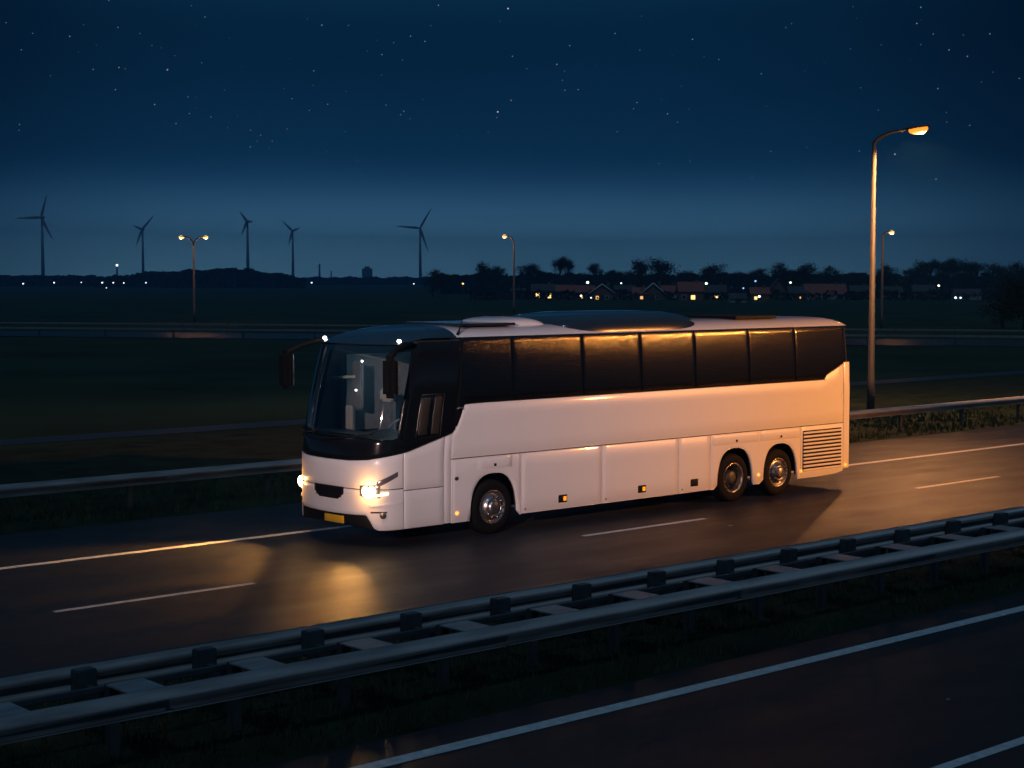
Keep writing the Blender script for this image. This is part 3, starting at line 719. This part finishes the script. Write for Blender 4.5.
# cabin
bm = bmesh.new(); patch(bm, SF - 1.35, SF + 1.35, 1.45, 1.84, off=-.12, rim=0, ds=.08)
for i in range(12):
    y0 = YN + .15 + (HW * 2 - .3) * i / 12; y1 = YN + .15 + (HW * 2 - .3) * (i + 1) / 12
    h0 = 1.86 + .10 * math.sin(math.pi * min(1, max(0, (1.4 - (y0 - YN)) / 1.3))) if y0 - YN < 1.4 else 1.86
    h1 = 1.86 + .10 * math.sin(math.pi * min(1, max(0, (1.4 - (y1 - YN)) / 1.3))) if y1 - YN < 1.4 else 1.86
    xf = 16.98 if .3 < i / 12 < .8 else 17.1
    sheet(bm, [(17.65, y0, h0), (17.65, y1, h1), (xf, y1, 1.83), (xf, y0, 1.83)]); sheet(bm, [(17.65, y0, h0), (17.65, y1, h1), (17.7, y1, 1.3), (17.7, y0, 1.3)])
newobj('dashboard', bm, M_DASH, bus, BORG)
bm = bmesh.new(); cw = Vector((17.78, 22.98, 2.02)); axv = Vector((-.55, 0, .84)).normalized(); u = axv.orthogonal().normalized(); w = axv.cross(u)
tube(bm, [cw + (u * math.cos(a) + w * math.sin(a)) * .24 for a in [2 * math.pi * i / 28 for i in range(29)]], .02, 8)
tube(bm, [cw - u * .23, cw + u * .23], .018, 6); tube(bm, [cw, cw - axv * .4], .04, 8); newobj('steering_wheel', bm, M_CABINT, bus, BORG)
def cab_seat(x, y, z, mhead):
    b = bmesh.new(); box(b, (x, y, z + .10), (.50, .50, .16), bev=.05); box(b, (x + .26, y, z + .50), (.14, .48, .72), bev=.06); box(b, (x, y, z - .15), (.3, .3, .4)); s_ = newobj('seat', b, M_SEAT, bus, BORG)
    b = bmesh.new(); box(b, (x + .24, y, z + .92), (.13, .32, .26), bev=.05); newobj('headrest', b, mhead, s_, BORG)
cab_seat(18.35, 22.98, 1.62, M_SEAT)
cab_seat(18.02, 24.0, 1.56, M_HEADREST); cab_seat(19.5, 22.95, 1.75, M_HEADREST); cab_seat(19.5, 24.3, 1.75, M_HEADREST)
bm = bmesh.new(); tube(bm, [(17.42, 24.62, 2.80), (17.60, 24.42, 2.81), (17.78, 24.30, 2.82)], .028, 8); newobj('handrail', bm, M_RAILY, bus, BORG)
bm = bmesh.new(); box(bm, (17.86, 24.32, 2.66), (.08, .26, .86), bev=.02); newobj('partition', bm, M_CABINT, bus, BORG)
bm = bmesh.new(); box(bm, (17.58, 24.22, 2.10), (.05, .17, .42), bev=.012); newobj('info_board', bm, M_HEADREST, bus, BORG)
bm = bmesh.new(); box(bm, (20.36, YC, 2.4), (.03, 2.25, 2.1)); box(bm, (19.1, YF - .10, 2.5), (2.4, .03, 1.4)); newobj('cabin_lining', bm, M_CABINT, bus, BORG)
for y_, x_, z_ in ((24.2, 17.86, 3.10), (24.2, 17.72, 2.58), (22.9, 18.5, 3.30)):
    bm = bmesh.new(); ellipsoid(bm, (x_, y_, z_), (.022, .022, .018), 10); newobj('cabin_lamp', bm, E_MARKW, bus, BORG)
point_light('cabin_glow', (18.05, 23.5, 3.2), (.60, .92, 1.0), 7.0, .1, bus, BORG)
# wheels
def wheel(x, y, side, kind):
    s_ = -1 if side == 'near' else 1; r = .495
    b = bmesh.new(); lathe(b, [(.29, 0), (.30, s_ * .015), (.40, s_ * .02), (.455, s_ * .005), (.485, s_ * -.02), (r, -s_ * .05), (r, -s_ * .25), (.47, -s_ * .29), (.3, -s_ * .3)], (x, y, r), 'Y', 48); w_ = newobj('wheel', b, M_TYRE, bus, BORG)
    if kind == 'dish':
        pr = [(.31, s_ * .0), (.305, s_ * .018), (.285, s_ * .012), (.268, -s_ * .02), (.262, -s_ * .19)]
        hub = [(.262, -s_ * .19), (.15, -s_ * .20), (.14, -s_ * .04), (.115, -s_ * .015), (.05, -s_ * .01), (.0, -s_ * .01)]
    else:
        pr = [(.31, s_ * .0), (.305, s_ * .018), (.285, s_ * .014), (.262, -s_ * .02), (.235, -s_ * .03), (.20, s_ * .04), (.165, s_ * .065)]
        hub = [(.165, s_ * .065), (.155, s_ * .05), (.13, s_ * .05), (.12, s_ * .085), (.08, s_ * .10), (0, s_ * .105)]
    b = bmesh.new(); lathe(b, pr, (x, y, r), 'Y', 40); rim_ = newobj('rim', b, M_CHROME, w_, BORG)
    b = bmesh.new(); lathe(b, hub, (x, y, r), 'Y', 32)
    rn = .185 if kind != 'dish' else .20
    for k in range(10):
        a = 2 * math.pi * k / 10; yy = s_ * (.055 if kind != 'dish' else -.19)
        lathe(b, [(.017, 0), (.017, s_ * .03), (0, s_ * .034)], (x + rn * math.cos(a), y + yy, r + rn * math.sin(a)), 'Y', 8)
    newobj('hub', b, M_HUBD if kind == 'dish' else M_CHROME, w_, BORG)
for x, k in zip((19.39, 25.955, 27.39), ('cap', 'dish', 'cap')):
    wheel(x, YN + .05, 'near', k); wheel(x, YF - .05, 'far', k)

# ------------------------------------------------------------------ wind turbines
def turbine(px_, py_base, py_hub, tips, hub_h, label):
    """tips: (dx, dy) of the blade ends from the hub in the photo"""
    dep = hub_h * FPX / (py_base - py_hub); b0 = CAMP + RT * ((px_ - 512) / FPX * dep) + Vector((FW.x, FW.y, 0)).normalized() * dep; b0.z = 0
    root = empty('wind_turbine', b0, label, 'wind turbine', 'wind turbines on the horizon')
    b = bmesh.new(); tube(b, [b0, b0 + Vector((0, 0, hub_h * .5)), b0 + Vector((0, 0, hub_h))], [hub_h * .030, hub_h * .023, hub_h * .015], 14); newobj('tower', b, M_TURB, root, b0)
    tow = -Vector((FW.x, FW.y, 0)).normalized(); hub = b0 + Vector((0, 0, hub_h)) + tow * hub_h * .05
    b = bmesh.new(); tube(b, [b0 + Vector((0, 0, hub_h)) - tow * hub_h * .08, hub], [hub_h * .022, hub_h * .022], 10); newobj('nacelle', b, M_TURB, root, b0)
    b = bmesh.new(); ellipsoid(b, hub, (hub_h * .025,) * 3, 10); newobj('hub', b, M_TURB, root, b0)
    for dx, dy in tips:
        e = RT * (dx / FPX * dep) - Vector((0, 0, 1)) * (dy / FPX * dep); ln = e.length; u = e.normalized(); w = tow.cross(u).normalized()
        b = bmesh.new(); cs = [(0, .010), (.12, .022), (.25, .024), (.6, .015), (.9, .008), (1, .003)]; rings = []
        for t, c in cs:
            q = hub + e * t; rings.append([b.verts.new(q + w * (c * hub_h * a) + tow * (c * hub_h * .3 * bb)) for a, bb in ((1, 0), (0, .8), (-1, 0), (0, -.8))])
        for A, B in zip(rings, rings[1:]):
            for k in range(4): b.faces.new((A[k], A[(k + 1) % 4], B[(k + 1) % 4], B[k]))
        b.faces.new(rings[0]); b.faces.new(rings[-1]); newobj('blade', b, M_TURB, root, b0)
turbine(44, 282, 217, [(-25, 1), (6, -22), (11, 22)], 62, 'leftmost wind turbine, nearest the left edge, blade pointing left')
turbine(144, 281, 229, [(-9, -4), (12, -14), (-6, 16)], 62, 'wind turbine standing beside the twin headed street lamp, on its left')
turbine(248.5, 281, 220.5, [(-7, -10), (6, 0), (-5, 12)], 62, 'wind turbine rising above the low dark wood left of centre')
turbine(293.5, 281, 230.5, [(-10, -10), (8, -3), (-4, 14)], 62, 'shortest looking wind turbine, right of the low dark wood')
turbine(420.5, 283, 229, [(-24, -2), (11, -19), (8, 23)], 56, 'wind turbine left of the village trees, above the front of the coach')

# ------------------------------------------------------------------ far town on the horizon
def flat_at(px_, dep):
    v = CAMP + RT * ((px_ - 512) / FPX * dep) + Vector((FW.x, FW.y, 0)).normalized() * dep; v.z = 0; return v
M_CONC = mat('far_concrete', (.10, .10, .10), .8)
def tower_block(px_, y_top, dep, w, label, name='apartment_block'):
    b0 = flat_at(px_, dep); h = CAM_H + (278 - y_top) / FPX * dep; b = bmesh.new(); ww = w / FPX * dep
    box(b, b0 + Vector((0, 0, h / 2)), (ww, ww * .6, h), HEAD - math.pi / 2); box(b, b0 + Vector((0, 0, h + 1.2)), (ww * .5, ww * .3, 2.4), HEAD - math.pi / 2)
    return tag(newobj(name, b, M_CONC, None), label, 'building')
tower_block(367.5, 268.5, 1900, 10, 'grey block far on the horizon between two wind turbines')
def chimney(px_, y_top, dep, w, label):
    b0 = flat_at(px_, dep); h = CAM_H + (278 - y_top) / FPX * dep; b = bmesh.new(); tube(b, [b0, b0 + Vector((0, 0, h))], [w / FPX * dep / 2, w / FPX * dep / 2.6], 12)
    return tag(newobj('chimney_stack', b, M_CONC), label, 'chimney', 'far chimney stacks')
chimney(320, 264, 1900, 2.2, 'taller of two thin chimney stacks on the horizon'); chimney(331.5, 271, 1900, 1.6, 'shorter of two thin chimney stacks on the horizon')
b0 = flat_at(118, 1400); root = empty('radio_mast', b0, 'thin mast with one white light on top on the left horizon', 'mast')
b = bmesh.new(); hh = CAM_H + (278 - 266.5) / FPX * 1400; tube(b, [b0, b0 + Vector((0, 0, hh))], [1.0, .6], 8); newobj('mast', b, M_CONC, root, b0)
b = bmesh.new(); ellipsoid(b, b0 + Vector((0, 0, hh + 1)), (1.0, 1.0, 1.0), 10); newobj('beacon', b, E_DOTW, root, b0)

def dot_lamp(px_, py_, dep, m, r_px, label, group, name='village_lamp'):
    h = CAM_H + (278 - py_) / FPX * dep; b0 = flat_at(px_, dep); r_px *= .82; root = empty(name, b0, label, 'street lamp', group)
    hh = max(.6, h); b = bmesh.new(); tube(b, [b0, b0 + Vector((0, 0, hh))], [.09, .06], 6); newobj('pole', b, M_CONC, root, b0)
    b = bmesh.new(); r = r_px / FPX * dep; ellipsoid(b, b0 + Vector((0, 0, hh + r * .4)), (r, r, r * .8), 10); newobj('globe', b, m, root, b0)
LBL = 'tiny white lamp in the row of dots along the left horizon, below the wind turbines'
for x_, y_, s_ in ((24, 284, .95), (55, 283, 1.0), (82, 282.6, .6), (103, 283, 1.05), (114, 283, .85), (124.6, 283.2, .8), (146.6, 283, .8), (107, 288, .6)):
    dot_lamp(x_, y_, 620, E_DOTW, s_, LBL, 'tiny white lamps on the left horizon')
dot_lamp(312, 283, 640, E_DOTW, .95, 'tiny white lamp on the horizon between the low wood and the tall chimney stack', 'tiny lamps near the chimneys')
dot_lamp(414, 284, 560, E_DOTW, .75, 'tiny faint lamp at the foot of the wind turbine next to the village', None)
dot_lamp(463, 284, 460, E_DOTO, 1.2, 'small orange lamp between the round bush and the village trees', None)
for x_, y_, m_, s_, lb in ((587.5, 283, E_DOTG, 1.7, 'greenish white lamp left of the gable roofed houses'), (621, 283.5, E_DOTW, 1.0, 'small white lamp over the houses between two gables'),
        (706, 284, E_DOTG, 1.6, 'greenish white lamp beside the red roofed house'), (716.5, 297.5, E_DOTO, 1.3, 'orange lamp low beside the red roofed house'),
        (733, 296, E_DOTG, 1.7, 'left one of a pair of close yellowish lamps in front of the village'), (742, 297, E_DOTG, 1.9, 'right one of a pair of close yellowish lamps in front of the village'),
        (759, 297, E_DOTG, 1.6, 'yellowish lamp alone, right of the pair of close lamps'), (743, 288.5, E_DOTB, 1.1, 'small blue lamp above the pair of close lamps'),
        (755, 281.5, E_DOTB, 1.3, 'faint blue lamp high among the trees behind the village'), (790, 283, E_DOTG, 1.3, 'pale lamp beside the pointed church roof'),
        (836, 285, E_DOTW, 1.0, 'small white lamp above the long red roof'), (938, 286, E_DOTG, 1.3, 'pale lamp right of the slim street lamp, below the tall bare trees'),
        (1015, 286, E_DOTG, 1.2, 'pale lamp near the right edge above the dark bush'), (955, 299.5, E_DOTW, 1.5, 'left white lamp of two touching lamps low in the field at right'), (960, 299, E_DOTW, 1.2, 'right white lamp of two touching lamps low in the field at right'),
        (581, 296, E_DOTG, 1.2, 'yellowish lamp low beside the left gable house'), (591, 298, E_DOTW, 1.0, 'white lamp low in front of the left gable house')):
    dot_lamp(x_, y_, 330 if y_ > 290 else 372, m_, s_, lb, 'village lamps')

# ------------------------------------------------------------------ houses
def house(px_, y_base, w_px, y_eave, y_ridge, wall, roofm, label, gable_front=False, wins=(), trim=False, chim=True, name='house', cat='house', spin=0):
    dep = CAM_H * FPX / (y_base - 278); b0 = flat_at(px_, dep); k = dep / FPX
    W = w_px * k; he = CAM_H - (y_eave - 278) * k; hr = CAM_H - (y_ridge - 278) * k; D = W * .8 if gable_front else max(3.5, (hr) * 1.3)
    root = empty(name, b0, label, cat, 'village houses', rz=HEAD - math.pi / 2 + spin)
    # local frame: x to the right in the picture, -y towards the camera
    b = bmesh.new(); h2 = hr
    def gab(bm_, x0, x1, y0, y1):
        if gable_front:
            xm = (x0 + x1) / 2; f = [(x0, 0), (x1, 0), (x1, he), (xm, hr - .06), (x0, he)]
            A = [bm_.verts.new((u, y0, v)) for u, v in f]; B = [bm_.verts.new((u, y1, v)) for u, v in f]
        else:
            ym = (y0 + y1) / 2; f = [(y0, 0), (y1, 0), (y1, he), (ym, hr - .06), (y0, he)]
            A = [bm_.verts.new((x0, u, v)) for u, v in f]; B = [bm_.verts.new((x1, u, v)) for u, v in f]
        bm_.faces.new(A); bm_.faces.new(B[::-1])
        for i in range(5): bm_.faces.new((A[i], A[(i + 1) % 5], B[(i + 1) % 5], B[i]))
    gab(b, -W / 2, W / 2, 0, D); bmesh.ops.recalc_face_normals(b, faces=b.faces); newobj('wall', b, wall, root)
    b = bmesh.new(); ov = .25; th = .16
    def slab(p): 
        A = [b.verts.new(q) for q in p]; B = [b.verts.new((q[0], q[1], q[2] + th)) for q in p]
        b.faces.new(A[::-1]); b.faces.new(B)
        for i in range(4): b.faces.new((A[i], A[(i + 1) % 4], B[(i + 1) % 4], B[i]))
    if gable_front:
        sl = (hr - he) / (W / 2)
        for s in (-1, 1): slab([(0, -ov, hr), (s * (W / 2 + ov), -ov, he - sl * ov), (s * (W / 2 + ov), D + ov, he - sl * ov), (0, D + ov, hr)])
    else:
        sl = (hr - he) / (D / 2)
        slab([(-W / 2 - ov, -ov, he - sl * ov), (W / 2 + ov, -ov, he - sl * ov), (W / 2 + ov, D / 2, hr), (-W / 2 - ov, D / 2, hr)])
        slab([(-W / 2 - ov, D / 2, hr), (W / 2 + ov, D / 2, hr), (W / 2 + ov, D + ov, he - sl * ov), (-W / 2 - ov, D + ov, he - sl * ov)])
    rf = newobj('roof', b, roofm, root)
    if chim:
        b = bmesh.new(); box(b, (W * .28, D / 2, hr + .05), (.5, .5, .9)); box(b, (W * .28, D / 2, hr + .53), (.6, .6, .08)); newobj('chimney', b, M_BRICK, rf)
    if trim and gable_front:
        b = bmesh.new()
        for s in (-1, 1): tube(b, [(0, -ov - .05, hr + .1), (s * (W / 2 + ov), -ov - .05, he - sl * ov + .08)], .13, 6)
        newobj('bargeboard', b, M_WTRIM, root)
    for u, z, ww, hh, m_ in wins:
        b = bmesh.new(); box(b, (u * W / 2, -.02, z * he + hh / 2), (ww + .16, .05, hh + .16)); f = newobj('window', b, M_WTRIM, root)
        b = bmesh.new(); box(b, (u * W / 2, -.05, z * he + hh / 2), (ww, .03, hh)); newobj('pane', b, m_, f)
    b = bmesh.new(); box(b, (-.05 * W, -.02, min(he * .42, 1.0)), (.85, .06, min(he * .84, 2.0))); newobj('door', b, M_DARKWOOD, root)
    return root
M_PANE = mat('dark_pane', (.02, .025, .03), .15, var=.1)
house(518, 297, 14, 293.5, 289, M_RENDER, M_SLATE, 'low pale shed left of the two glowing yellow windows', wins=((.5, .2, .6, .5, M_PANE),), chim=False)
house(543, 299, 22, 290.5, 284.5, M_BRICK, M_SLATE, 'dark brick house with two glowing yellow windows', wins=((-.5, .18, .8, .95, E_WARM2), (.52, .10, 1.0, 1.05, E_WARM2)))
house(566, 298, 20, 291, 285.5, M_BRICK, M_TILE, 'unlit house with a dull red roof beside the two glowing yellow windows', wins=((.4, .3, .6, .6, M_PANE),))
house(602, 300, 24, 293, 284.5, M_BRICK, M_TILE, 'red gable fronted house with white bargeboards, left of two gables', gable_front=True, trim=True, wins=((-.4, .1, .6, .7, E_WARM), (.4, .1, .6, .7, M_PANE)))
house(625, 299, 20, 292, 286, M_BRICK, M_SLATE, 'dark low house between the two gable fronted houses', wins=((.5, .2, .7, .7, M_PANE), (-.5, .2, .7, .7, M_PANE)))
house(653, 300, 24, 294, 283.5, M_BRICK, M_SLATE, 'dark gable fronted house with pale bargeboards, right of two gables', gable_front=True, trim=True, wins=((.3, .15, .5, .6, M_PANE),))
house(691, 300.5, 24, 291, 282.5, M_BRICK, M_TILE, 'red roofed brick house with white corner and one lit window', wins=((.15, .12, .85, .85, E_WARM2), (-.6, .15, .7, .8, M_PANE)))
house(716, 299, 20, 292, 285.5, M_RENDER, M_SLATE, 'pale walled house with dark roof beside the orange lamp', wins=((0, .2, .7, .7, E_WARM),))
house(738, 302.5, 16, 298.5, 294, M_RENDER, M_SLATE, 'small pale hut under the pair of close yellowish lamps', wins=((.3, .2, .5, .5, M_PANE),), chim=False)
house(778, 299, 16, 289, 279.5, M_BRICK, M_SLATE, 'steep pointed gable house like a small church among trees', gable_front=True, wins=((0, .2, .5, .9, M_PANE),), chim=False)
house(826, 299.5, 40, 293.5, 284.5, M_RENDER, M_TILE, 'long red roofed farmhouse with a white front wall', wins=((-.7, .25, .8, .7, M_PANE), (.1, .25, .8, .7, M_PANE), (.65, .25, .8, .7, M_PANE)))
house(924, 297.5, 22, 291, 285.5, M_BRICK, M_SLATE, 'dark barn right of the slim street lamp', wins=((.4, .2, .8, .6, M_PANE),), chim=False)
house(968, 300, 26, 294.5, 289.5, M_RENDER, M_SLATE, 'low barn beside the two touching white lamps', wins=((-.3, .2, .8, .6, M_PANE),), chim=False)
house(860, 298.5, 18, 292, 286, M_BRICK, M_SLATE, 'unlit brick house just left of the tallest lamp post', wins=((.2, .2, .7, .7, M_PANE),))

house(585, 299.5, 18, 292, 286, M_BRICK, M_TILE, 'small red roofed cottage with a warm window, left of the two gables', wins=((-.4, .15, .6, .7, E_WARM),))
house(640, 300, 14, 293.5, 288, M_BRICK, M_TILE, 'narrow red roofed cottage between the two gables', wins=((.2, .15, .6, .6, E_WARM),))
house(670, 299, 16, 292, 286, M_RENDER, M_TILE, 'pale cottage with a red roof left of the white cornered house', wins=((0, .15, .6, .6, M_PANE),))
house(760, 300.5, 18, 293.5, 288, M_BRICK, M_TILE, 'red roofed cottage under the lone yellowish lamp', wins=((-.5, .15, .6, .6, E_WARM2),))
house(798, 299.5, 18, 293, 287, M_BRICK, M_SLATE, 'dark cottage right of the pointed gable with one warm window', wins=((.3, .15, .6, .6, E_WARM),))
house(893, 298.5, 18, 292, 287, M_RENDER, M_SLATE, 'pale low cottage just right of the slim street lamp', wins=((.3, .2, .6, .6, M_PANE),))
# ------------------------------------------------------------------ trees
def make_tree_mesh(kind, seed):
    rnd = random.Random(seed); tb, cb = bmesh.new(), bmesh.new(); tips = []
    H = 10.0
    def grow(p, d, ln, r, lv):
        q = p + d * ln; m = (p + q) / 2 + Vector((rnd.uniform(-1, 1), rnd.uniform(-1, 1), 0)) * ln * .06
        tube(tb, [p, m, q], [r, r * .85, r * .68], 5 if lv else 8, cap=False)
        if lv >= (4 if kind == 'bare' else 3): tips.append((q, d)); return
        for _ in range(3 if lv < 2 else 2 + (rnd.random() < .4)):
            a = rnd.uniform(0, 6.283); sp = rnd.uniform(.35, .85) * (1.15 if kind == 'round' else .9 if kind == 'bare' else .55)
            o = Vector((math.cos(a), math.sin(a), 0)); nd = (d + o * sp + Vector((0, 0, .25 if kind != 'tall' else .5))).normalized()
            grow(q, nd, ln * rnd.uniform(.58, .82), r * .62, lv + 1)
        if lv > 0: tips.append((q, d))
    grow(Vector((0, 0, -.2)), Vector((rnd.uniform(-.05, .05), rnd.uniform(-.05, .05), 1)).normalized(), H * (.26 if kind != 'tall' else .34), H * .025, 0)
    zmax = max(t[0].z for t in tips); k = H * .93 / zmax
    for v in tb.verts: v.co *= k
    tips = [(t[0] * k, t[1]) for t in tips]
    for _ in range({'bare': 10, 'round': 38, 'tall': 32}[kind]):
        while True:
            e = Vector((rnd.uniform(-1, 1), rnd.uniform(-1, 1), rnd.uniform(-1, 1)))
            if e.length < 1: break
        wd = {'bare': .27, 'round': .34, 'tall': .22}[kind]
        tips.append((Vector((e.x * H * wd, e.y * H * wd, H * (.56 + .36 * e.z))), Vector((e.x, e.y, .6)).normalized()))
    for q, d in tips:
        if kind == 'bare':        # fine twigs
            for _ in range(24):
                e = (d + Vector((rnd.gauss(0, .7), rnd.gauss(0, .7), rnd.gauss(.25, .5)))).normalized() * rnd.uniform(.5, 1.5)
                w = e.orthogonal().normalized() * rnd.uniform(.03, .06); s = q + Vector((rnd.gauss(0, .35), rnd.gauss(0, .35), rnd.gauss(0, .3)))
                cb.faces.new([cb.verts.new(s - w), cb.verts.new(s + w), cb.verts.new(s + e)])
        else:
            cl = rnd.uniform(.5, .95)
            for _ in range(64 if kind == 'round' else 48):
                s = q + Vector((rnd.gauss(0, cl), rnd.gauss(0, cl), rnd.gauss(0, cl * .7))); z_ = rnd.uniform(.08, .20)
                n_ = Vector((rnd.gauss(0, 1), rnd.gauss(0, 1), rnd.gauss(.5, 1))).normalized(); a_ = n_.orthogonal().normalized() * z_; b_ = n_.cross(a_) * rnd.uniform(.6, 1.2)
                cb.faces.new([cb.verts.new(s - a_), cb.verts.new(s + b_), cb.verts.new(s + a_), cb.verts.new(s - b_)])
    out = []
    for nm, b, m in (('trunk', tb, M_BARK), ('crown', cb, M_TWIG if kind == 'bare' else M_LEAF)):
        me = bpy.data.meshes.new(nm); b.to_mesh(me); b.free(); me.materials.append(m); out.append(me)
    return out
TM = {k: [make_tree_mesh(k, s) for s in ss] for k, ss in (('bare', (1, 2, 3)), ('round', (4, 5, 6)), ('tall', (7, 8, 9)))}
tcount = 0
def tree(px_, y_base, y_top, kind, label, wf=1.0, name=None):
    global tcount
    dep = CAM_H * FPX / (y_base - 278); b0 = flat_at(px_, dep); h = (y_base - y_top) / FPX * dep
    tm = TM[kind][tcount % 3]; tcount += 1
    root = empty(name or {'bare': 'bare_tree', 'round': 'broad_tree', 'tall': 'tall_tree'}[kind], b0, label, 'tree', 'trees round the village', rz=random.uniform(0, 6.28))
    s = h / 10.0; wf *= 1.3; root.scale = (s * wf, s * wf, s)
    for nm, me in zip(('trunk', 'crown'), tm):
        o = bpy.data.objects.new(nm, me); COL.objects.link(o); o.parent = root
T = [
 (433, 297, 269, 'round', 'dense round bush standing apart, leftmost of the village trees', .75), (446, 296, 273, 'round', 'smaller dense bush beside the lone round one', .8),
 (484, 296, 262, 'tall', 'broad dark tree left of the single headed distant lamp', .9), (499, 296, 266, 'bare', 'thin bare tree just left of the single headed distant lamp', 1.0),
 (528, 296, 264, 'round', 'dark tree just right of the single headed distant lamp', .8), (541, 296, 270, 'bare', 'low bare tree behind the two glowing yellow windows', 1.0),
 (563, 297, 256.5, 'bare', 'tall bare tree with a round open crown, right of the yellow windows', .75), (581, 296, 273, 'round', 'low dark tree behind the greenish lamp', .9),
 (598, 296, 263, 'bare', 'bare tree behind the red gable fronted house', .8), (612, 296, 270, 'bare', 'small bare tree between the two gables', 1.0), (630, 296, 271, 'round', 'low broad tree left of the big crown', 1.0),
 (646, 297, 260, 'round', 'left half of the biggest crown behind the dark gable house', .8), (664, 297, 258.5, 'tall', 'right half of the biggest crown behind the dark gable house', 1.0), (682, 296, 270, 'bare', 'bare tree behind the red roofed brick house', 1.1),
 (711, 296, 264, 'round', 'round dark tree behind the pale walled house', .85), (726, 296, 272, 'bare', 'low bare tree behind the pair of close lamps', 1.2), (745, 296, 272, 'bare', 'low bare tree by the small blue lamp', 1.3),
 (763, 296, 268, 'bare', 'bare tree left of the pointed gable house', 1.0), (777, 296, 262, 'round', 'dark tree rising behind the pointed gable house', .7), (793, 296, 270, 'bare', 'bare tree right of the pointed gable house', 1.1),
 (812, 297, 263.5, 'round', 'dark tree behind the left end of the long farmhouse', .85), (829, 296, 265.5, 'round', 'dark tree behind the middle of the long farmhouse', .8), (846, 296, 272, 'bare', 'bare tree at the right end of the long farmhouse', 1.0),
 (862, 296, 273, 'round', 'low dark tree left of the tallest lamp post', 1.0), (889, 297, 264.5, 'round', 'dark tree touching the slim street lamp', .8), (905, 296, 268, 'bare', 'small bare tree right of the slim street lamp', .9),
 (922, 296, 260.5, 'tall', 'first from the left in the row of tall bare trees', .8), (933, 296, 259, 'bare', 'second from the left in the row of tall bare trees', .7), (944, 296, 261, 'tall', 'third from the left in the row of tall bare trees', .75),
 (955, 296, 258.5, 'bare', 'fourth from the left in the row of tall bare trees', .75), (967, 296, 260, 'tall', 'fifth from the left in the row of tall bare trees', .8), (979, 296, 262, 'bare', 'last on the right in the row of tall bare trees', .8),
 (996, 297, 263, 'round', 'dark tree right of the row of tall bare trees', .8), (1012, 298, 262, 'round', 'dark tree at the right edge above the pale lamp', .9), (1030, 298, 264, 'round', 'dark tree cut by the right edge of the picture', .9),
 (877, 296, 272, 'bare', 'low bare tree between the two lamp posts at right', 1.1),
 (1003, 328, 293, 'round', 'low black bush standing in the field at right', 1.5), (1024, 330, 278, 'round', 'tallest black bush in the field at the right edge', 1.1)]
for a in T: tree(*a)

# far woods and hedges that read as one mass
def wood(name, px0, px1, dep, ytop, label, depth=40, n=2600, jag=2.5, size=1.0):
    bm = bmesh.new(); rnd = random.Random(px0 * 7 + 1)
    f = Vector((FW.x, FW.y, 0)).normalized()
    for _ in range(n):
        u = rnd.random(); x_ = px0 + (px1 - px0) * u
        top = ytop(x_) + jag * (noise.noise((x_ * .09, 5.0, dep * .01)) + .6 * noise.noise((x_ * .35, 2.0, dep)))
        h = max(.5, CAM_H + (278 - top) / FPX * dep); d2 = dep + rnd.random() * depth
        p = flat_at(x_, d2); p.z = h * (1 - rnd.random() ** 1.8 * 1.0) if rnd.random() < .8 else h * rnd.random()
        z_ = size * dep / 700 * rnd.uniform(.5, 1.3); n_ = Vector((rnd.gauss(0, 1), rnd.gauss(0, 1), rnd.gauss(0, 1))).normalized(); a_ = n_.orthogonal().normalized() * z_; b_ = n_.cross(a_)
        p.z = max(z_ * .3, p.z - z_ * .5)
        bm.faces.new([bm.verts.new(p - a_), bm.verts.new(p + b_ * .8), bm.verts.new(p + a_), bm.verts.new(p - b_ * .8)])
    return tag(newobj(name, bm, M_WOOD), label, 'wood', kind='stuff')
wood('woods', -60, 96, 900, lambda x: 275.5, 'low far wood along the left horizon', n=3500)
wood('woods', 96, 190, 820, lambda x: lerp_tab([(90, 277), (130, 276), (150, 270), (165, 272), (195, 271)])(x), 'uneven far wood left of the twin lamp', n=3000)
wood('woods', 165, 305, 760, lambda x: lerp_tab([(165, 275), (185, 270), (205, 269), (230, 268.5), (250, 269), (270, 272), (290, 276), (305, 279)])(x), 'low dark wood behind the twin headed lamp', n=6000, jag=2.0)
wood('woods', 300, 480, 1100, lambda x: 277.3, 'faint distant tree line below the chimneys', n=3600, jag=1.6)
wood('woods', 440, 1080, 480, lambda x: 274.6, 'dark wood mass behind the village', n=9000, jag=4.0, size=1.2)
wood('hedges', 470, 1060, 345, lambda x: 291.5, 'low dark hedges and gardens round the houses', n=5000, jag=4.0, depth=30, size=.8)

# ------------------------------------------------------------------ haze
bm = bmesh.new(); box(bm, (1200, 1200, 59), (5200, 5200, 122.0))
mh = bpy.data.materials.new('night_haze'); mh.use_nodes = True; n = mh.node_tree.nodes; n.clear()
o = n.new('ShaderNodeOutputMaterial'); v = n.new('ShaderNodeVolumePrincipled'); v.inputs['Color'].default_value = (.10, .46, .92, 1); v.inputs['Density'].default_value = .00042
mh.node_tree.links.new(v.outputs[0], o.inputs['Volume'])
tag(newobj('haze', bm, mh), kind='stuff')
